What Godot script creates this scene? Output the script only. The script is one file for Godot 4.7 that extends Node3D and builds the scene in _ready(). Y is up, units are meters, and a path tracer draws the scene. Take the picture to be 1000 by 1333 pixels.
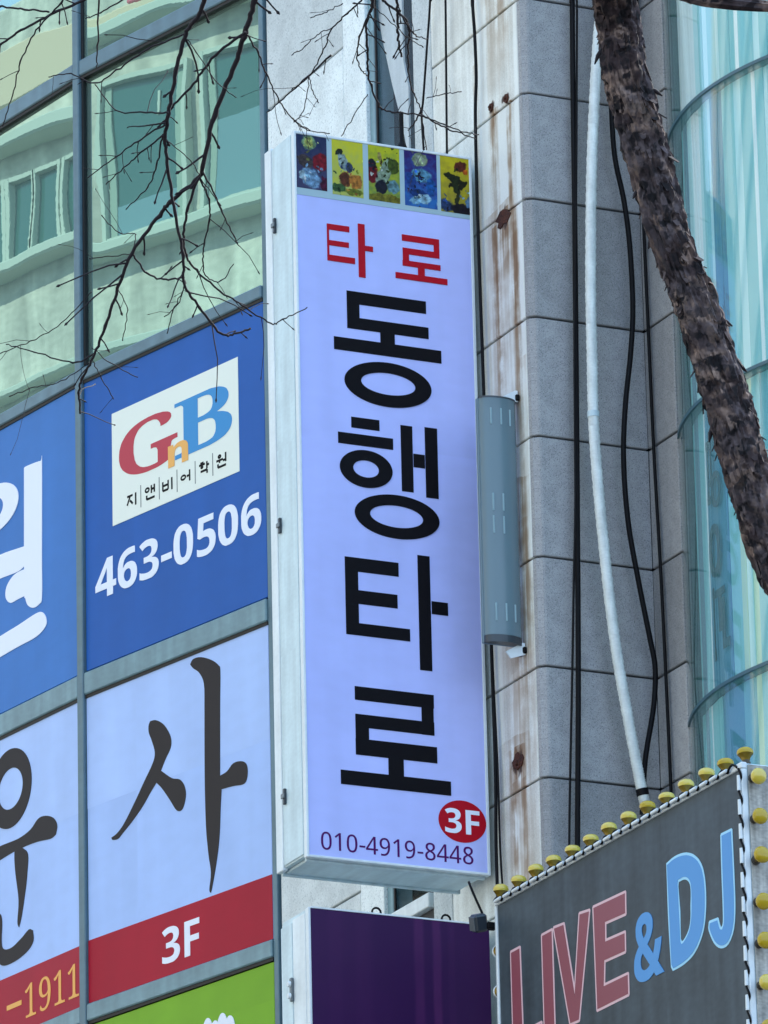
extends Node3D
# A street corner seen from below through a long lens: a tarot signboard hung from a stone-clad corner
# between a green curtain wall and a curved glass bay. Units are metres, y up; the pillar's left front
# edge stands at x = 0, z = 0; the street lies towards +z and -x.

const RED_TA := [0.166, 2.899, 0.171, 3.077, 0.166, 3.054, 0.276, 3.077, 0.166, 2.976, 0.272, 2.996, 0.166, 2.899, 0.302, 2.923, 0.326, 2.838, 0.355, 3.099, 0.356, 2.973, 0.396, 2.993]
const RED_RO := [0.553, 3.052, 0.741, 3.078, 0.718, 2.988, 0.741, 3.076, 0.556, 2.987, 0.739, 3.012, 0.556, 2.931, 0.582, 3.012, 0.554, 2.927, 0.745, 2.949, 0.633, 2.868, 0.662, 2.938, 0.516, 2.86, 0.779, 2.884]
const DONG := [0.258, 2.698, 0.667, 2.76, 0.258, 2.584, 0.322, 2.76, 0.258, 2.574, 0.677, 2.631, 0.427, 2.498, 0.501, 2.586, 0.188, 2.461, 0.74, 2.524]
const DONG_RING := [0.461, 2.319, 0.223, 0.109, 0.462, 2.323, 0.14, 0.054]
const HAENG := [0.268, 2.086, 0.412, 2.139, 0.199, 2.002, 0.48, 2.057, 0.52, 1.806, 0.58, 2.13, 0.644, 1.79, 0.708, 2.135, 0.583, 1.931, 0.641, 1.997]
const HAENG_RING := [0.339, 1.891, 0.134, 0.091, 0.338, 1.891, 0.066, 0.042]
const HAENG_RING_LOW := [0.492, 1.676, 0.216, 0.106, 0.489, 1.677, 0.136, 0.054]
const TA := [0.22, 1.079, 0.286, 1.453, 0.22, 1.386, 0.493, 1.453, 0.22, 1.231, 0.484, 1.297, 0.22, 1.079, 0.544, 1.138, 0.591, 0.948, 0.653, 1.503, 0.658, 1.225, 0.741, 1.287]
const RO := [0.257, 0.769, 0.657, 0.834, 0.593, 0.639, 0.654, 0.829, 0.257, 0.64, 0.656, 0.702, 0.257, 0.512, 0.324, 0.702, 0.256, 0.508, 0.667, 0.585, 0.419, 0.424, 0.496, 0.515, 0.178, 0.361, 0.733, 0.428]
const CIRCLE := [0.787, 0.244, 0.121, 0.1]
const PHONE_BOX := [0.073, 0.042, 0.838, 0.127]
const FLOOR_BOX := [0.698, 0.185, 0.874, 0.303]
const CARDS := [0.012, 3.24, 0.169, 3.521, 0.196, 3.232, 0.356, 3.522, 0.384, 3.231, 0.546, 3.519, 0.571, 3.23, 0.74, 3.515, 0.759, 3.227, 0.917, 3.516]
const STRIP := [0.005, 3.209, 0.918, 3.217]
const BRUSH_SIOT := [-1.037, 11.637, -1.023, 11.658, -0.977, 11.652, -0.92, 11.62, -0.875, 11.571, -0.85, 11.522, -0.856, 11.475, -0.898, 11.429, -0.938, 11.377, -0.849, 11.317, -0.785, 11.295, -0.747, 11.256, -0.733, 11.205, -0.75, 11.152, -0.776, 11.13, -0.814, 11.142, -0.864, 11.204, -0.927, 11.278, -0.977, 11.324, -1.03, 11.283, -1.096, 11.227, -1.188, 11.168, -1.267, 11.127, -1.306, 11.107, -1.351, 11.112, -1.361, 11.126, -1.313, 11.138, -1.253, 11.175, -1.16, 11.266, -1.081, 11.352, -1.007, 11.431, -0.987, 11.483, -1.012, 11.553, -1.035, 11.599]
const BRUSH_A := [-0.683, 11.872, -0.657, 11.893, -0.593, 11.887, -0.505, 11.849, -0.45, 11.808, -0.436, 11.772, -0.442, 11.589, -0.447, 11.383, -0.451, 11.232, -0.392, 11.242, -0.342, 11.27, -0.279, 11.267, -0.237, 11.244, -0.225, 11.202, -0.237, 11.157, -0.269, 11.144, -0.344, 11.154, -0.44, 11.161, -0.45, 11.065, -0.46, 10.941, -0.483, 10.82, -0.532, 10.665, -0.547, 10.656, -0.549, 10.677, -0.535, 10.753, -0.553, 10.852, -0.57, 10.999, -0.575, 11.222, -0.572, 11.462, -0.569, 11.621, -0.571, 11.742, -0.608, 11.808, -0.658, 11.845]
const YUN_RING := [-0.732, 11.627, 0.216, 0.212, -0.728, 11.625, 0.125, 0.11]
const YUN_BAR := [-1.321, 11.313, -1.034, 11.33, -0.844, 11.342, -0.656, 11.337, -0.531, 11.355, -0.453, 11.394, -0.376, 11.391, -0.299, 11.36, -0.263, 11.313, -0.276, 11.267, -0.332, 11.257, -0.47, 11.274, -0.656, 11.279, -0.844, 11.267, -1.034, 11.239, -1.289, 11.209]
const YUN_STEM := [-0.687, 11.32, -0.61, 11.276, -0.557, 11.23, -0.565, 11.133, -0.581, 11.055, -0.623, 10.918, -0.651, 10.862, -0.666, 10.895, -0.653, 11.007, -0.683, 11.154, -0.694, 11.247]
const YUN_HOOK := [-0.925, 10.989, -0.847, 10.982, -0.822, 10.932, -0.829, 10.835, -0.811, 10.785, -0.73, 10.771, -0.63, 10.797, -0.552, 10.827, -0.512, 10.813, -0.507, 10.76, -0.553, 10.722, -0.662, 10.695, -0.786, 10.691, -0.849, 10.713, -0.899, 10.769, -0.917, 10.872]
const WON_RING := [-0.898, 13.199, 0.266, 0.134, -0.893, 13.2, 0.102, 0.063]
const WON_BAR := [-1.348, 12.9, -1.024, 12.92, -0.831, 12.932, -0.578, 12.908, -0.566, 12.803, -0.642, 12.787, -0.832, 12.8, -1.024, 12.801, -1.348, 12.811]
const WON_TICK := [-0.642, 12.784, -0.516, 12.777, -0.518, 12.634, -0.644, 12.635, -0.723, 12.637, -0.77, 12.679, -0.763, 12.733, -0.712, 12.77]
const WON_STEM := [-0.574, 13.338, -0.561, 13.343, -0.479, 13.338, -0.403, 13.329, -0.391, 13.318, -0.397, 12.819, -0.399, 12.584, -0.425, 12.549, -0.487, 12.545, -0.543, 12.574, -0.568, 12.618, -0.58, 12.668, -0.577, 13.04]
const WON_FOOT := [-1.349, 12.447, -0.835, 12.482, -0.645, 12.492, -0.463, 12.506, -0.394, 12.494, -0.357, 12.452, -0.364, 12.41, -0.458, 12.379, -0.646, 12.375, -0.836, 12.368, -1.35, 12.353]
const CARD := [-1.324, 12.778, -0.252, 13.388]
const G_BOX := [-1.263, 12.99, -0.763, 13.282]
const B_BOX := [-0.785, 12.984, -0.306, 13.285]
const N_BOX := [-0.843, 12.956, -0.674, 13.075]
const SMALL := [-1.197, 12.84, -1.111, 12.906, -1.049, 12.837, -0.953, 12.908, -0.892, 12.838, -0.802, 12.903, -0.741, 12.843, -0.652, 12.903, -0.585, 12.843, -0.502, 12.906, -0.441, 12.842, -0.353, 12.911]
const TEL_BOX := [-1.479, 12.411, -0.081, 12.626]
const SA_FLOOR := [-0.944, 10.367, -0.635, 10.552]
const YUN_NUM := [-0.591, 10.365, -0.058, 10.541]
const YUN_DASH := [-0.776, 10.446, -0.627, 10.472]
const LIVE_E := [0.958, 2.432, 1.256, 2.422, 1.253, 2.334, 1.061, 2.343, 1.057, 2.256, 1.241, 2.248, 1.238, 2.17, 1.043, 2.177, 1.029, 2.064, 1.257, 2.06, 1.256, 1.976, 0.965, 1.978]
const LIVE_V := [0.574, 2.436, 0.665, 2.43, 0.753, 2.09, 0.824, 2.437, 0.913, 2.428, 0.784, 1.975, 0.703, 1.978]
const LIVE_D := [1.653, 2.444, 1.733, 2.454, 1.831, 2.442, 1.912, 2.404, 1.964, 2.344, 1.982, 2.259, 1.974, 2.154, 1.943, 2.075, 1.868, 2.013, 1.768, 1.989, 1.663, 1.985]
const LIVE_D_HOLE := [1.742, 2.354, 1.804, 2.354, 1.85, 2.33, 1.866, 2.282, 1.858, 2.17, 1.833, 2.109, 1.783, 2.075, 1.749, 2.07]
const LIVE_J := [2.152, 2.442, 2.235, 2.44, 2.238, 2.246, 2.236, 2.114, 2.218, 2.026, 2.17, 1.978, 2.11, 1.977, 2.057, 2.01, 2.017, 2.07, 2.019, 2.096, 2.086, 2.092, 2.102, 2.052, 2.126, 2.042, 2.145, 2.071, 2.149, 2.163, 2.149, 2.296]
const LIVE_AMP := [1.321, 1.991, 1.595, 2.291]
const CABLE_THICK := [0.333, 16.984, 0.05, 0.254, 14.39, 0.05, 0.25, 14.155, 0.05, 0.238, 13.686, 0.05, 0.228, 13.144, 0.05, 0.211, 12.419, 0.05, 0.187, 11.48, 0.05, 0.166, 10.741, 0.05, 0.139, 10.067, 0.05, 0.134, 9.905, 0.05]
const CABLE_THIN_BESIDE := [0.352, 16.978, 0.07, 0.272, 14.386, 0.07, 0.256, 13.914, 0.07, 0.226, 13.137, 0.07, 0.193, 12.41, 0.07, 0.172, 11.658, 0.07, 0.15, 11.248, 0.07, 0.127, 10.804, 0.07, 0.097, 10.256, 0.07, 0.082, 9.931, 0.07]
const HOSE := [0.534, 16.986, 0.13, 0.404, 14.501, 0.13, 0.367, 14.142, 0.13, 0.334, 13.903, 0.13, 0.287, 13.355, 0.13, 0.259, 12.777, 0.13, 0.251, 12.322, 0.13, 0.25, 11.947, 0.13, 0.277, 11.466, 0.13, 0.319, 10.992, 0.13, 0.369, 10.65, 0.13, 0.414, 10.381, 0.13, 0.434, 10.275, 0.13, 0.447, 10.218, 0.13]
const CABLE_WAVY := [0.471, 16.992, 0.09, 0.405, 14.399, 0.09, 0.407, 14.008, 0.09, 0.416, 13.698, 0.09, 0.425, 13.389, 0.09, 0.466, 13.164, 0.09, 0.489, 12.938, 0.09, 0.494, 12.633, 0.09, 0.474, 12.403, 0.09, 0.436, 12.133, 0.09, 0.418, 11.868, 0.09, 0.431, 11.571, 0.09, 0.476, 11.28, 0.09, 0.522, 11.026, 0.09, 0.544, 10.882, 0.09, 0.529, 10.696, 0.09, 0.476, 10.435, 0.09, 0.451, 10.178, 0.09]
const CABLE_STRAIGHT := [0.575, 16.948, 0.228, 0.575, 14.425, 0.094, 0.575, 13.649, 0.077, 0.575, 13.07, 0.074, 0.575, 12.456, 0.084, 0.575, 11.886, 0.096, 0.575, 11.357, 0.119, 0.575, 10.91, 0.132, 0.575, 10.432, 0.141, 0.575, 10.176, 0.145]
const CABLE_CORNER := [-0.03, 17.127, -0.407, -0.03, 14.537, -0.438, -0.03, 14.301, -0.443, -0.03, 14.118, -0.429, -0.03, 13.901, -0.425, -0.03, 13.712, -0.445, -0.03, 13.325, -0.451, -0.03, 12.744, -0.444, -0.03, 12.302, -0.437, -0.03, 11.601, -0.43, -0.03, 11.042, -0.431, -0.03, 10.487, -0.425, -0.03, 10.125, -0.439, -0.03, 9.871, -0.438]
const CABLE_CORNER_B := [-0.025, 11.602, -0.432, -0.025, 11.043, -0.433, -0.025, 10.484, -0.411, -0.025, 10.118, -0.409, -0.025, 9.877, -0.392]
const CABLE_SLACK := [-0.04, 16.883, -0.784, -0.04, 14.702, -0.86, -0.04, 14.469, -0.881, -0.04, 14.247, -0.928, -0.04, 13.99, -0.985, -0.04, 13.918, -1.006, -0.04, 13.714, -0.991]
const CABLE_TAUT := [-0.03, 16.84, -0.684, -0.03, 14.652, -0.729, -0.03, 14.414, -0.733, -0.03, 14.022, -0.747, -0.03, 13.632, -0.761, -0.03, 13.242, -0.766]
const LIMB := [-9.214, 6.691, 17.884, 0.044, -8.884, 6.485, 17.562, 0.047, -8.61, 6.314, 17.246, 0.046, -8.444, 6.209, 17.037, 0.038, -8.406, 6.086, 17, 0.041, -8.354, 5.961, 16.972, 0.041, -8.305, 5.836, 16.943, 0.038, -8.242, 5.709, 16.924, 0.04, -8.186, 5.582, 16.902, 0.043, -8.131, 5.442, 16.878, 0.043, -8.081, 5.327, 16.861, 0.047, -8.015, 5.198, 16.85, 0.049, -7.896, 5.006, 16.79, 0.063, -7.761, 4.707, 16.711, 0.078]
const LIMB_SMALL := [-8.55, 6.281, 17.138, 0.021, -8.432, 6.202, 17.163, 0.016, -8.37, 6.172, 17.182, 0.013, -8.316, 6.16, 17.206, 0.012, -8.268, 6.153, 17.228, 0.011, -8.203, 6.141, 17.259, 0.009, -8.106, 6.105, 17.297, 0.008]
const TWIG_0 := [0.006, 0.002, -9.194, 6.227, 17.282, -9.185, 6.109, 17.207, -9.18, 6.047, 17.156, -9.179, 6.005, 17.114, -9.18, 5.963, 17.071, -9.191, 5.893, 17.011, -9.191, 5.821, 16.957, -9.187, 5.809, 16.93, -9.217, 5.781, 16.881, -9.223, 5.767, 16.849, -9.25, 5.714, 16.792, -9.257, 5.665, 16.747, -9.261, 5.613, 16.701, -9.264, 5.576, 16.662, -9.271, 5.544, 16.623, -9.266, 5.526, 16.595, -9.253, 5.5, 16.568]
const TWIG_1 := [0.003, 0.001, -9.187, 5.809, 16.93, -9.189, 5.769, 16.889, -9.182, 5.737, 16.855, -9.166, 5.71, 16.828, -9.139, 5.693, 16.809, -9.089, 5.665, 16.797, -9.039, 5.647, 16.789, -8.99, 5.627, 16.78, -8.964, 5.64, 16.773, -8.92, 5.666, 16.78]
const TWIG_2 := [0.002, 0.001, -9.185, 5.809, 16.931, -9.158, 5.783, 16.908, -9.145, 5.756, 16.88, -9.141, 5.729, 16.847, -9.131, 5.707, 16.818, -9.115, 5.69, 16.795, -9.083, 5.689, 16.786, -9.06, 5.723, 16.787]
const TWIG_3 := [0.002, 0.001, -9.189, 5.812, 16.954, -9.145, 5.761, 16.928, -9.112, 5.724, 16.904, -9.092, 5.716, 16.886]
const TWIG_4 := [0.005, 0.002, -9.344, 6.093, 17.39, -9.334, 6, 17.327, -9.331, 5.971, 17.291, -9.332, 5.951, 17.258, -9.337, 5.935, 17.225, -9.335, 5.887, 17.181, -9.33, 5.829, 17.134, -9.321, 5.799, 17.101, -9.302, 5.754, 17.067, -9.275, 5.7, 17.032, -9.247, 5.64, 16.997, -9.229, 5.599, 16.965, -9.195, 5.572, 16.946, -9.149, 5.538, 16.929, -9.118, 5.544, 16.922, -9.09, 5.558, 16.917]
const TWIG_5 := [0.003, 0.002, -9.186, 5.998, 17.131, -9.22, 5.97, 17.08, -9.235, 5.94, 17.036, -9.259, 5.905, 16.987, -9.256, 5.896, 16.96]
const TWIG_6 := [0.002, 0.001, -9.332, 5.815, 17.127, -9.352, 5.819, 17.097, -9.374, 5.823, 17.065]
const TWIG_7 := [0.002, 0.001, -9.332, 5.813, 17.126, -9.362, 5.795, 17.082, -9.384, 5.779, 17.042, -9.416, 5.754, 16.994]
const TWIG_8 := [0.002, 0.001, -9.322, 5.808, 17.105, -9.343, 5.788, 17.063, -9.36, 5.772, 17.026, -9.379, 5.751, 16.985]
const TWIG_9 := [0.002, 0.001, -9.326, 5.804, 17.101, -9.321, 5.764, 17.063, -9.323, 5.738, 17.028, -9.343, 5.712, 16.984]
const TWIG_10 := [0.002, 0.001, -9.338, 5.824, 17.152, -9.367, 5.832, 17.119, -9.401, 5.842, 17.085, -9.433, 5.89, 17.069]
const TWIG_11 := [0.002, 0.002, -9.25, 5.714, 16.792, -9.215, 5.689, 16.774, -9.177, 5.686, 16.766, -9.141, 5.696, 16.763]
const TWIG_12 := [0.001, 0.001, -9.25, 5.714, 16.792, -9.273, 5.717, 16.76, -9.301, 5.72, 16.727]
const TWIG_13 := [0.001, 0.001, -9.218, 5.61, 16.939, -9.217, 5.588, 16.907, -9.228, 5.575, 16.874]
const TWIG_14 := [0.001, 0.001, -9.219, 5.607, 16.937, -9.223, 5.578, 16.901, -9.22, 5.549, 16.867]
const TWIG_15 := [0.001, 0.001, -9.253, 5.668, 16.738, -9.227, 5.641, 16.715, -9.22, 5.599, 16.678]
const TWIG_16 := [0.003, 0.002, -9.464, 6.023, 17.186, -9.485, 6.003, 17.144, -9.517, 5.993, 17.102, -9.558, 5.972, 17.053, -9.58, 5.959, 17.015, -9.608, 5.945, 16.974]
const TWIG_17 := [0.002, 0.002, -9.628, 6.011, 17.054, -9.593, 6.014, 17.046, -9.547, 6.017, 17.042, -9.502, 6.02, 17.039]
const TWIG_18 := [0.002, 0.001, -9.532, 5.995, 17.203, -9.535, 5.98, 17.171, -9.559, 5.946, 17.123, -9.568, 5.907, 17.078, -9.567, 5.863, 17.036, -9.568, 5.823, 16.995]
const TWIG_19 := [0.002, 0.001, -9.49, 5.936, 17.371, -9.498, 5.926, 17.339, -9.52, 5.915, 17.302, -9.534, 5.914, 17.271]
const TWIG_20 := [0.002, 0.001, -9.337, 5.935, 17.225, -9.384, 5.92, 17.174, -9.418, 5.896, 17.125, -9.44, 5.884, 17.087, -9.473, 5.906, 17.059, -9.498, 5.909, 17.027]
const TWIG_21 := [0.002, 0.001, -9.543, 5.927, 17.344, -9.525, 5.857, 17.297, -9.514, 5.833, 17.267]
const TWIG_22 := [0.002, 0.001, -9.186, 5.998, 17.131, -9.155, 5.974, 17.111, -9.129, 5.948, 17.087, -9.095, 5.913, 17.063, -9.06, 5.891, 17.046, -9.026, 5.881, 17.034]
const TWIG_23 := [0.002, 0.001, -9.027, 5.983, 17.126, -9.051, 5.957, 17.08, -9.08, 5.927, 17.03, -9.089, 5.917, 16.997]
const TWIG_24 := [0.001, 0.001, -9.336, 5.931, 17.223, -9.309, 5.915, 17.205, -9.267, 5.88, 17.184, -9.223, 5.86, 17.171]
const TWIG_25 := [0.001, 0.001, -9.316, 5.794, 17.101, -9.271, 5.773, 17.088, -9.24, 5.747, 17.068, -9.199, 5.716, 17.049]
const TWIG_26 := [0.003, 0.001, -8.982, 6.095, 17.199, -8.97, 6.074, 17.171, -8.962, 6.068, 17.148, -8.957, 6.051, 17.118, -8.943, 6.026, 17.09, -8.929, 5.997, 17.06, -8.912, 5.98, 17.036, -8.886, 5.954, 17.013, -8.856, 5.952, 17.003, -8.804, 5.953, 17.004, -8.759, 5.945, 16.999, -8.713, 5.938, 16.995, -8.686, 5.942, 16.986]
const TWIG_27 := [0.002, 0.001, -8.962, 6.068, 17.148, -8.965, 6.033, 17.107, -8.956, 6.012, 17.077, -8.939, 5.998, 17.055, -8.919, 5.994, 17.039]
const TWIG_28 := [0.002, 0.001, -9.027, 6.042, 17.273, -9.027, 6.036, 17.246, -9.037, 6.023, 17.212, -9.047, 6.01, 17.177, -9.05, 5.979, 17.137, -9.056, 5.951, 17.098, -9.072, 5.938, 17.062]
const TWIG_29 := [0.001, 0.001, -9.064, 5.944, 17.115, -9.055, 5.912, 17.082, -9.052, 5.897, 17.053, -9.053, 5.895, 17.028]
const TWIG_30 := [0.001, 0.001, -9.064, 5.944, 17.115, -9.048, 5.93, 17.092, -9.028, 5.917, 17.073]
const TWIG_31 := [0.001, 0.001, -8.923, 5.958, 17.045, -8.931, 5.933, 17.006, -8.938, 5.908, 16.969]
const TWIG_32 := [0.003, 0.001, -8.93, 6.119, 17.115, -8.913, 6.112, 17.096, -8.881, 6.102, 17.082, -8.853, 6.087, 17.065, -8.84, 6.062, 17.036, -8.827, 6.034, 17.006, -8.806, 6.005, 16.979, -8.781, 5.982, 16.957, -8.755, 5.927, 16.922]
const TWIG_33 := [0.003, 0.002, -8.904, 6.115, 17.125, -8.889, 6.094, 17.099, -8.875, 6.069, 17.07, -8.862, 6.053, 17.045, -8.848, 6.046, 17.025]
const TWIG_34 := [0.002, 0.001, -8.885, 6.09, 17.099, -8.855, 6.072, 17.081, -8.837, 6.071, 17.065, -8.812, 6.072, 17.054]
const TWIG_35 := [0.001, 0.001, -8.949, 6.079, 17.135, -8.913, 6.063, 17.121, -8.884, 6.052, 17.106, -8.841, 6.037, 17.096]
const TWIG_36 := [0.002, 0.001, -8.797, 5.968, 16.99, -8.794, 5.961, 16.965, -8.796, 5.952, 16.936]
const TWIG_37 := [0.001, 0.001, -8.791, 5.987, 17.002, -8.757, 6, 17, -8.723, 6.011, 16.998]
const TWIG_38 := [0.001, 0.001, -9.034, 5.924, 16.978, -9.002, 5.913, 16.964, -8.956, 5.913, 16.962]
const TWIG_39 := [0.001, 0.001, -9.039, 6.018, 17.16, -9.054, 6.015, 17.128, -9.061, 6.005, 17.097, -9.072, 5.999, 17.065]
const TWIG_40 := [0.001, 0.001, -9.042, 6.043, 17.206, -9.06, 6.037, 17.171, -9.072, 6.037, 17.142]
const TWIG_41 := [0.002, 0.001, -8.796, 5.962, 16.988, -8.754, 5.95, 16.98, -8.712, 5.944, 16.974, -8.681, 5.942, 16.964]
const TWIG_42 := [0.001, 0.001, -9.25, 5.714, 16.792, -9.242, 5.752, 16.788, -9.259, 5.759, 16.761, -9.284, 5.796, 16.742]
const TWIG_43 := [0.001, 0.001, -9.231, 5.723, 16.572, -9.265, 5.68, 16.518, -9.303, 5.657, 16.47, -9.342, 5.644, 16.426]
const TWIG_44 := [0.002, 0.001, -9.249, 5.59, 16.627, -9.274, 5.582, 16.591, -9.332, 5.606, 16.553, -9.37, 5.625, 16.522]
const TWIG_45 := [0.001, 0.001, -9.257, 5.575, 16.618, -9.289, 5.552, 16.573, -9.324, 5.549, 16.534, -9.354, 5.541, 16.496]
const TWIG_46 := [0.001, 0.001, -9.253, 5.58, 16.622, -9.227, 5.557, 16.601, -9.196, 5.529, 16.58]
const TWIG_47 := [0.001, 0.001, -9.256, 5.599, 16.628, -9.216, 5.581, 16.615, -9.162, 5.564, 16.608]
const TWIG_48 := [0.017, 0.005, -8.884, 6.485, 17.562, -8.973, 6.336, 17.417, -9.102, 6.267, 17.297, -9.207, 6.254, 17.218, -9.34, 6.194, 17.106, -9.441, 6.144, 17.015, -9.589, 6.081, 16.902]
const TWIG_49 := [0.008, 0.003, -8.961, 6.349, 17.392, -8.978, 6.195, 17.285, -8.984, 6.096, 17.21, -8.971, 6.058, 17.175]
const TWIG_50 := [0.008, 0.006, -9.117, 6.251, 17.33, -9.164, 6.237, 17.277, -9.176, 6.239, 17.249, -9.168, 6.125, 17.174, -9.165, 6.062, 17.123]
const TWIG_51 := [0.006, 0.005, -9.267, 6.189, 17.351, -9.291, 6.175, 17.31, -9.292, 6.151, 17.274, -9.281, 6.054, 17.209]
const TWIGS := [TWIG_0, TWIG_1, TWIG_2, TWIG_3, TWIG_4, TWIG_5, TWIG_6, TWIG_7, TWIG_8, TWIG_9, TWIG_10, TWIG_11, TWIG_12, TWIG_13, TWIG_14, TWIG_15, TWIG_16, TWIG_17, TWIG_18, TWIG_19, TWIG_20, TWIG_21, TWIG_22, TWIG_23, TWIG_24, TWIG_25, TWIG_26, TWIG_27, TWIG_28, TWIG_29, TWIG_30, TWIG_31, TWIG_32, TWIG_33, TWIG_34, TWIG_35, TWIG_36, TWIG_37, TWIG_38, TWIG_39, TWIG_40, TWIG_41, TWIG_42, TWIG_43, TWIG_44, TWIG_45, TWIG_46, TWIG_47, TWIG_48, TWIG_49, TWIG_50, TWIG_51]

var rng := RandomNumberGenerator.new()
var M := {}
var P1 := Vector3(0, 0, -2.89)
var F1: Basis
var F2: Basis
var SIDE := Basis(Vector3(0, 0, 1), Vector3(0, 1, 0), Vector3(-1, 0, 0))   # faces -x: local x runs to +z, local z out of the wall
var LEVELS := [8.72, 9.28, 9.81, 10.335, 10.862, 11.387, 11.971, 12.555, 13.141, 13.669, 14.15, 14.72, 15.3, 15.86]

func _ready():
	rng.seed = 4711
	F1 = facing(13.42)
	F2 = facing(8.34)
	view_and_light()
	materials()
	ground()
	stone_building()
	curtain_wall()
	glass_tower()
	opposite_building()
	window_films()
	tarot_sign()
	purple_sign()
	live_sign()
	small_fixtures()
	cables()
	tree()

func facing(deg: float) -> Basis:
	var a := deg_to_rad(deg)
	return Basis(Vector3(sin(a), 0, cos(a)), Vector3.UP, Vector3(-cos(a), 0, sin(a)))

func view_and_light():
	var cam := Camera3D.new()
	cam.name = "camera"
	cam.transform = Transform3D(Basis(Vector3(0.9052, -0.0215, 0.4244), Vector3(-0.1156, 0.9486, 0.2947), Vector3(-0.4089, -0.3158, 0.8562)).orthonormalized(), Vector3(-13.592, 1.6, 26.848))
	cam.fov = 8.471
	cam.near = 0.1
	cam.far = 900.0
	add_child(cam)
	cam.current = true
	var sm := ProceduralSkyMaterial.new()
	sm.sky_top_color = Color(0.6, 0.76, 0.95)
	sm.sky_horizon_color = Color(0.88, 0.95, 1.0)
	sm.sky_curve = 0.25
	sm.ground_bottom_color = Color(0.2, 0.21, 0.22)
	sm.ground_horizon_color = Color(0.5, 0.54, 0.57)
	sm.sky_energy_multiplier = 1.0
	var sky := Sky.new()
	sky.sky_material = sm
	var e := Environment.new()
	e.background_mode = Environment.BG_SKY
	e.sky = sky
	e.background_energy_multiplier = 1.0
	e.tonemap_mode = Environment.TONE_MAPPER_LINEAR
	e.tonemap_exposure = 2.4
	e.sdfgi_enabled = true
	e.ssao_enabled = true
	e.ssil_enabled = true
	var we := WorldEnvironment.new()
	we.name = "world_environment"
	we.environment = e
	add_child(we)
	var sun := DirectionalLight3D.new()
	sun.name = "sun"
	sun.light_energy = 0.9
	sun.light_color = Color(1.0, 0.98, 0.94)
	sun.light_angular_distance = 0.5
	sun.shadow_enabled = true
	sun.look_at_from_position(Vector3(0.75, 0.7, -0.35), Vector3.ZERO)
	add_child(sun)

# ---------------------------------------------------------------- tree of named nodes
var taken := {}
func numbered(called: String) -> String:
	var n: int = taken.get(called, 0)
	taken[called] = n + 1
	return called if n == 0 else "%s_%03d" % [called, n]

func thing(called: String, label: String, category: String, at := Vector3.ZERO, basis := Basis.IDENTITY, group := "") -> Node3D:
	var o := Node3D.new()
	o.name = numbered(called)
	o.transform = Transform3D(basis, at)
	add_child(o)
	tag(o, label, category, group)
	return o

func tag(o, label: String, category: String, group := ""):
	o.set_meta("label", label)
	o.set_meta("category", category)
	if group:
		o.set_meta("group", group)

func obj(called: String, st: SurfaceTool, m: Material, parent: Node = self) -> MeshInstance3D:
	return put(called, st.commit(), m, parent)

func put(called: String, mesh: Mesh, m: Material, parent: Node = self) -> MeshInstance3D:
	var o := MeshInstance3D.new()
	if parent == self:
		o.name = numbered(called)
	else:
		var key := "n_" + called
		var n: int = parent.get_meta(key) if parent.has_meta(key) else 0
		counts.append([parent, key])
		parent.set_meta(key, n + 1)
		o.name = called if n == 0 else "%s_%03d" % [called, n]
	o.mesh = mesh
	o.material_override = m
	o.cast_shadow = GeometryInstance3D.SHADOW_CASTING_SETTING_ON
	parent.add_child(o, true)
	return o
var counts := []

# ---------------------------------------------------------------- shapes
var uv_rect := Rect2()
func mb() -> SurfaceTool:
	var st := SurfaceTool.new()
	st.begin(Mesh.PRIMITIVE_TRIANGLES)
	return st

func vert(st: SurfaceTool, p: Vector3, n: Vector3, xf: Transform3D):
	st.set_normal((xf.basis * n).normalized())
	if uv_rect.size.x > 0:
		st.set_uv(Vector2((p.x - uv_rect.position.x) / uv_rect.size.x, 1.0 - (p.y - uv_rect.position.y) / uv_rect.size.y))
	else:
		st.set_uv(Vector2(p.x, -p.y))
	st.add_vertex(xf * p)

func tri(st: SurfaceTool, a: Vector3, b: Vector3, c: Vector3, out: Vector3, xf := Transform3D.IDENTITY):
	var n := (b - a).cross(c - a)
	if n.length_squared() < 1e-16:
		return
	if n.dot(out) > 0:
		var t := b
		b = c
		c = t
	else:
		n = -n
	n = n.normalized()
	for p in [a, b, c]:
		vert(st, p, n, xf)

func quad(st, a, b, c, d, out: Vector3, xf := Transform3D.IDENTITY):
	tri(st, a, b, c, out, xf)
	tri(st, a, c, d, out, xf)

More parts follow.
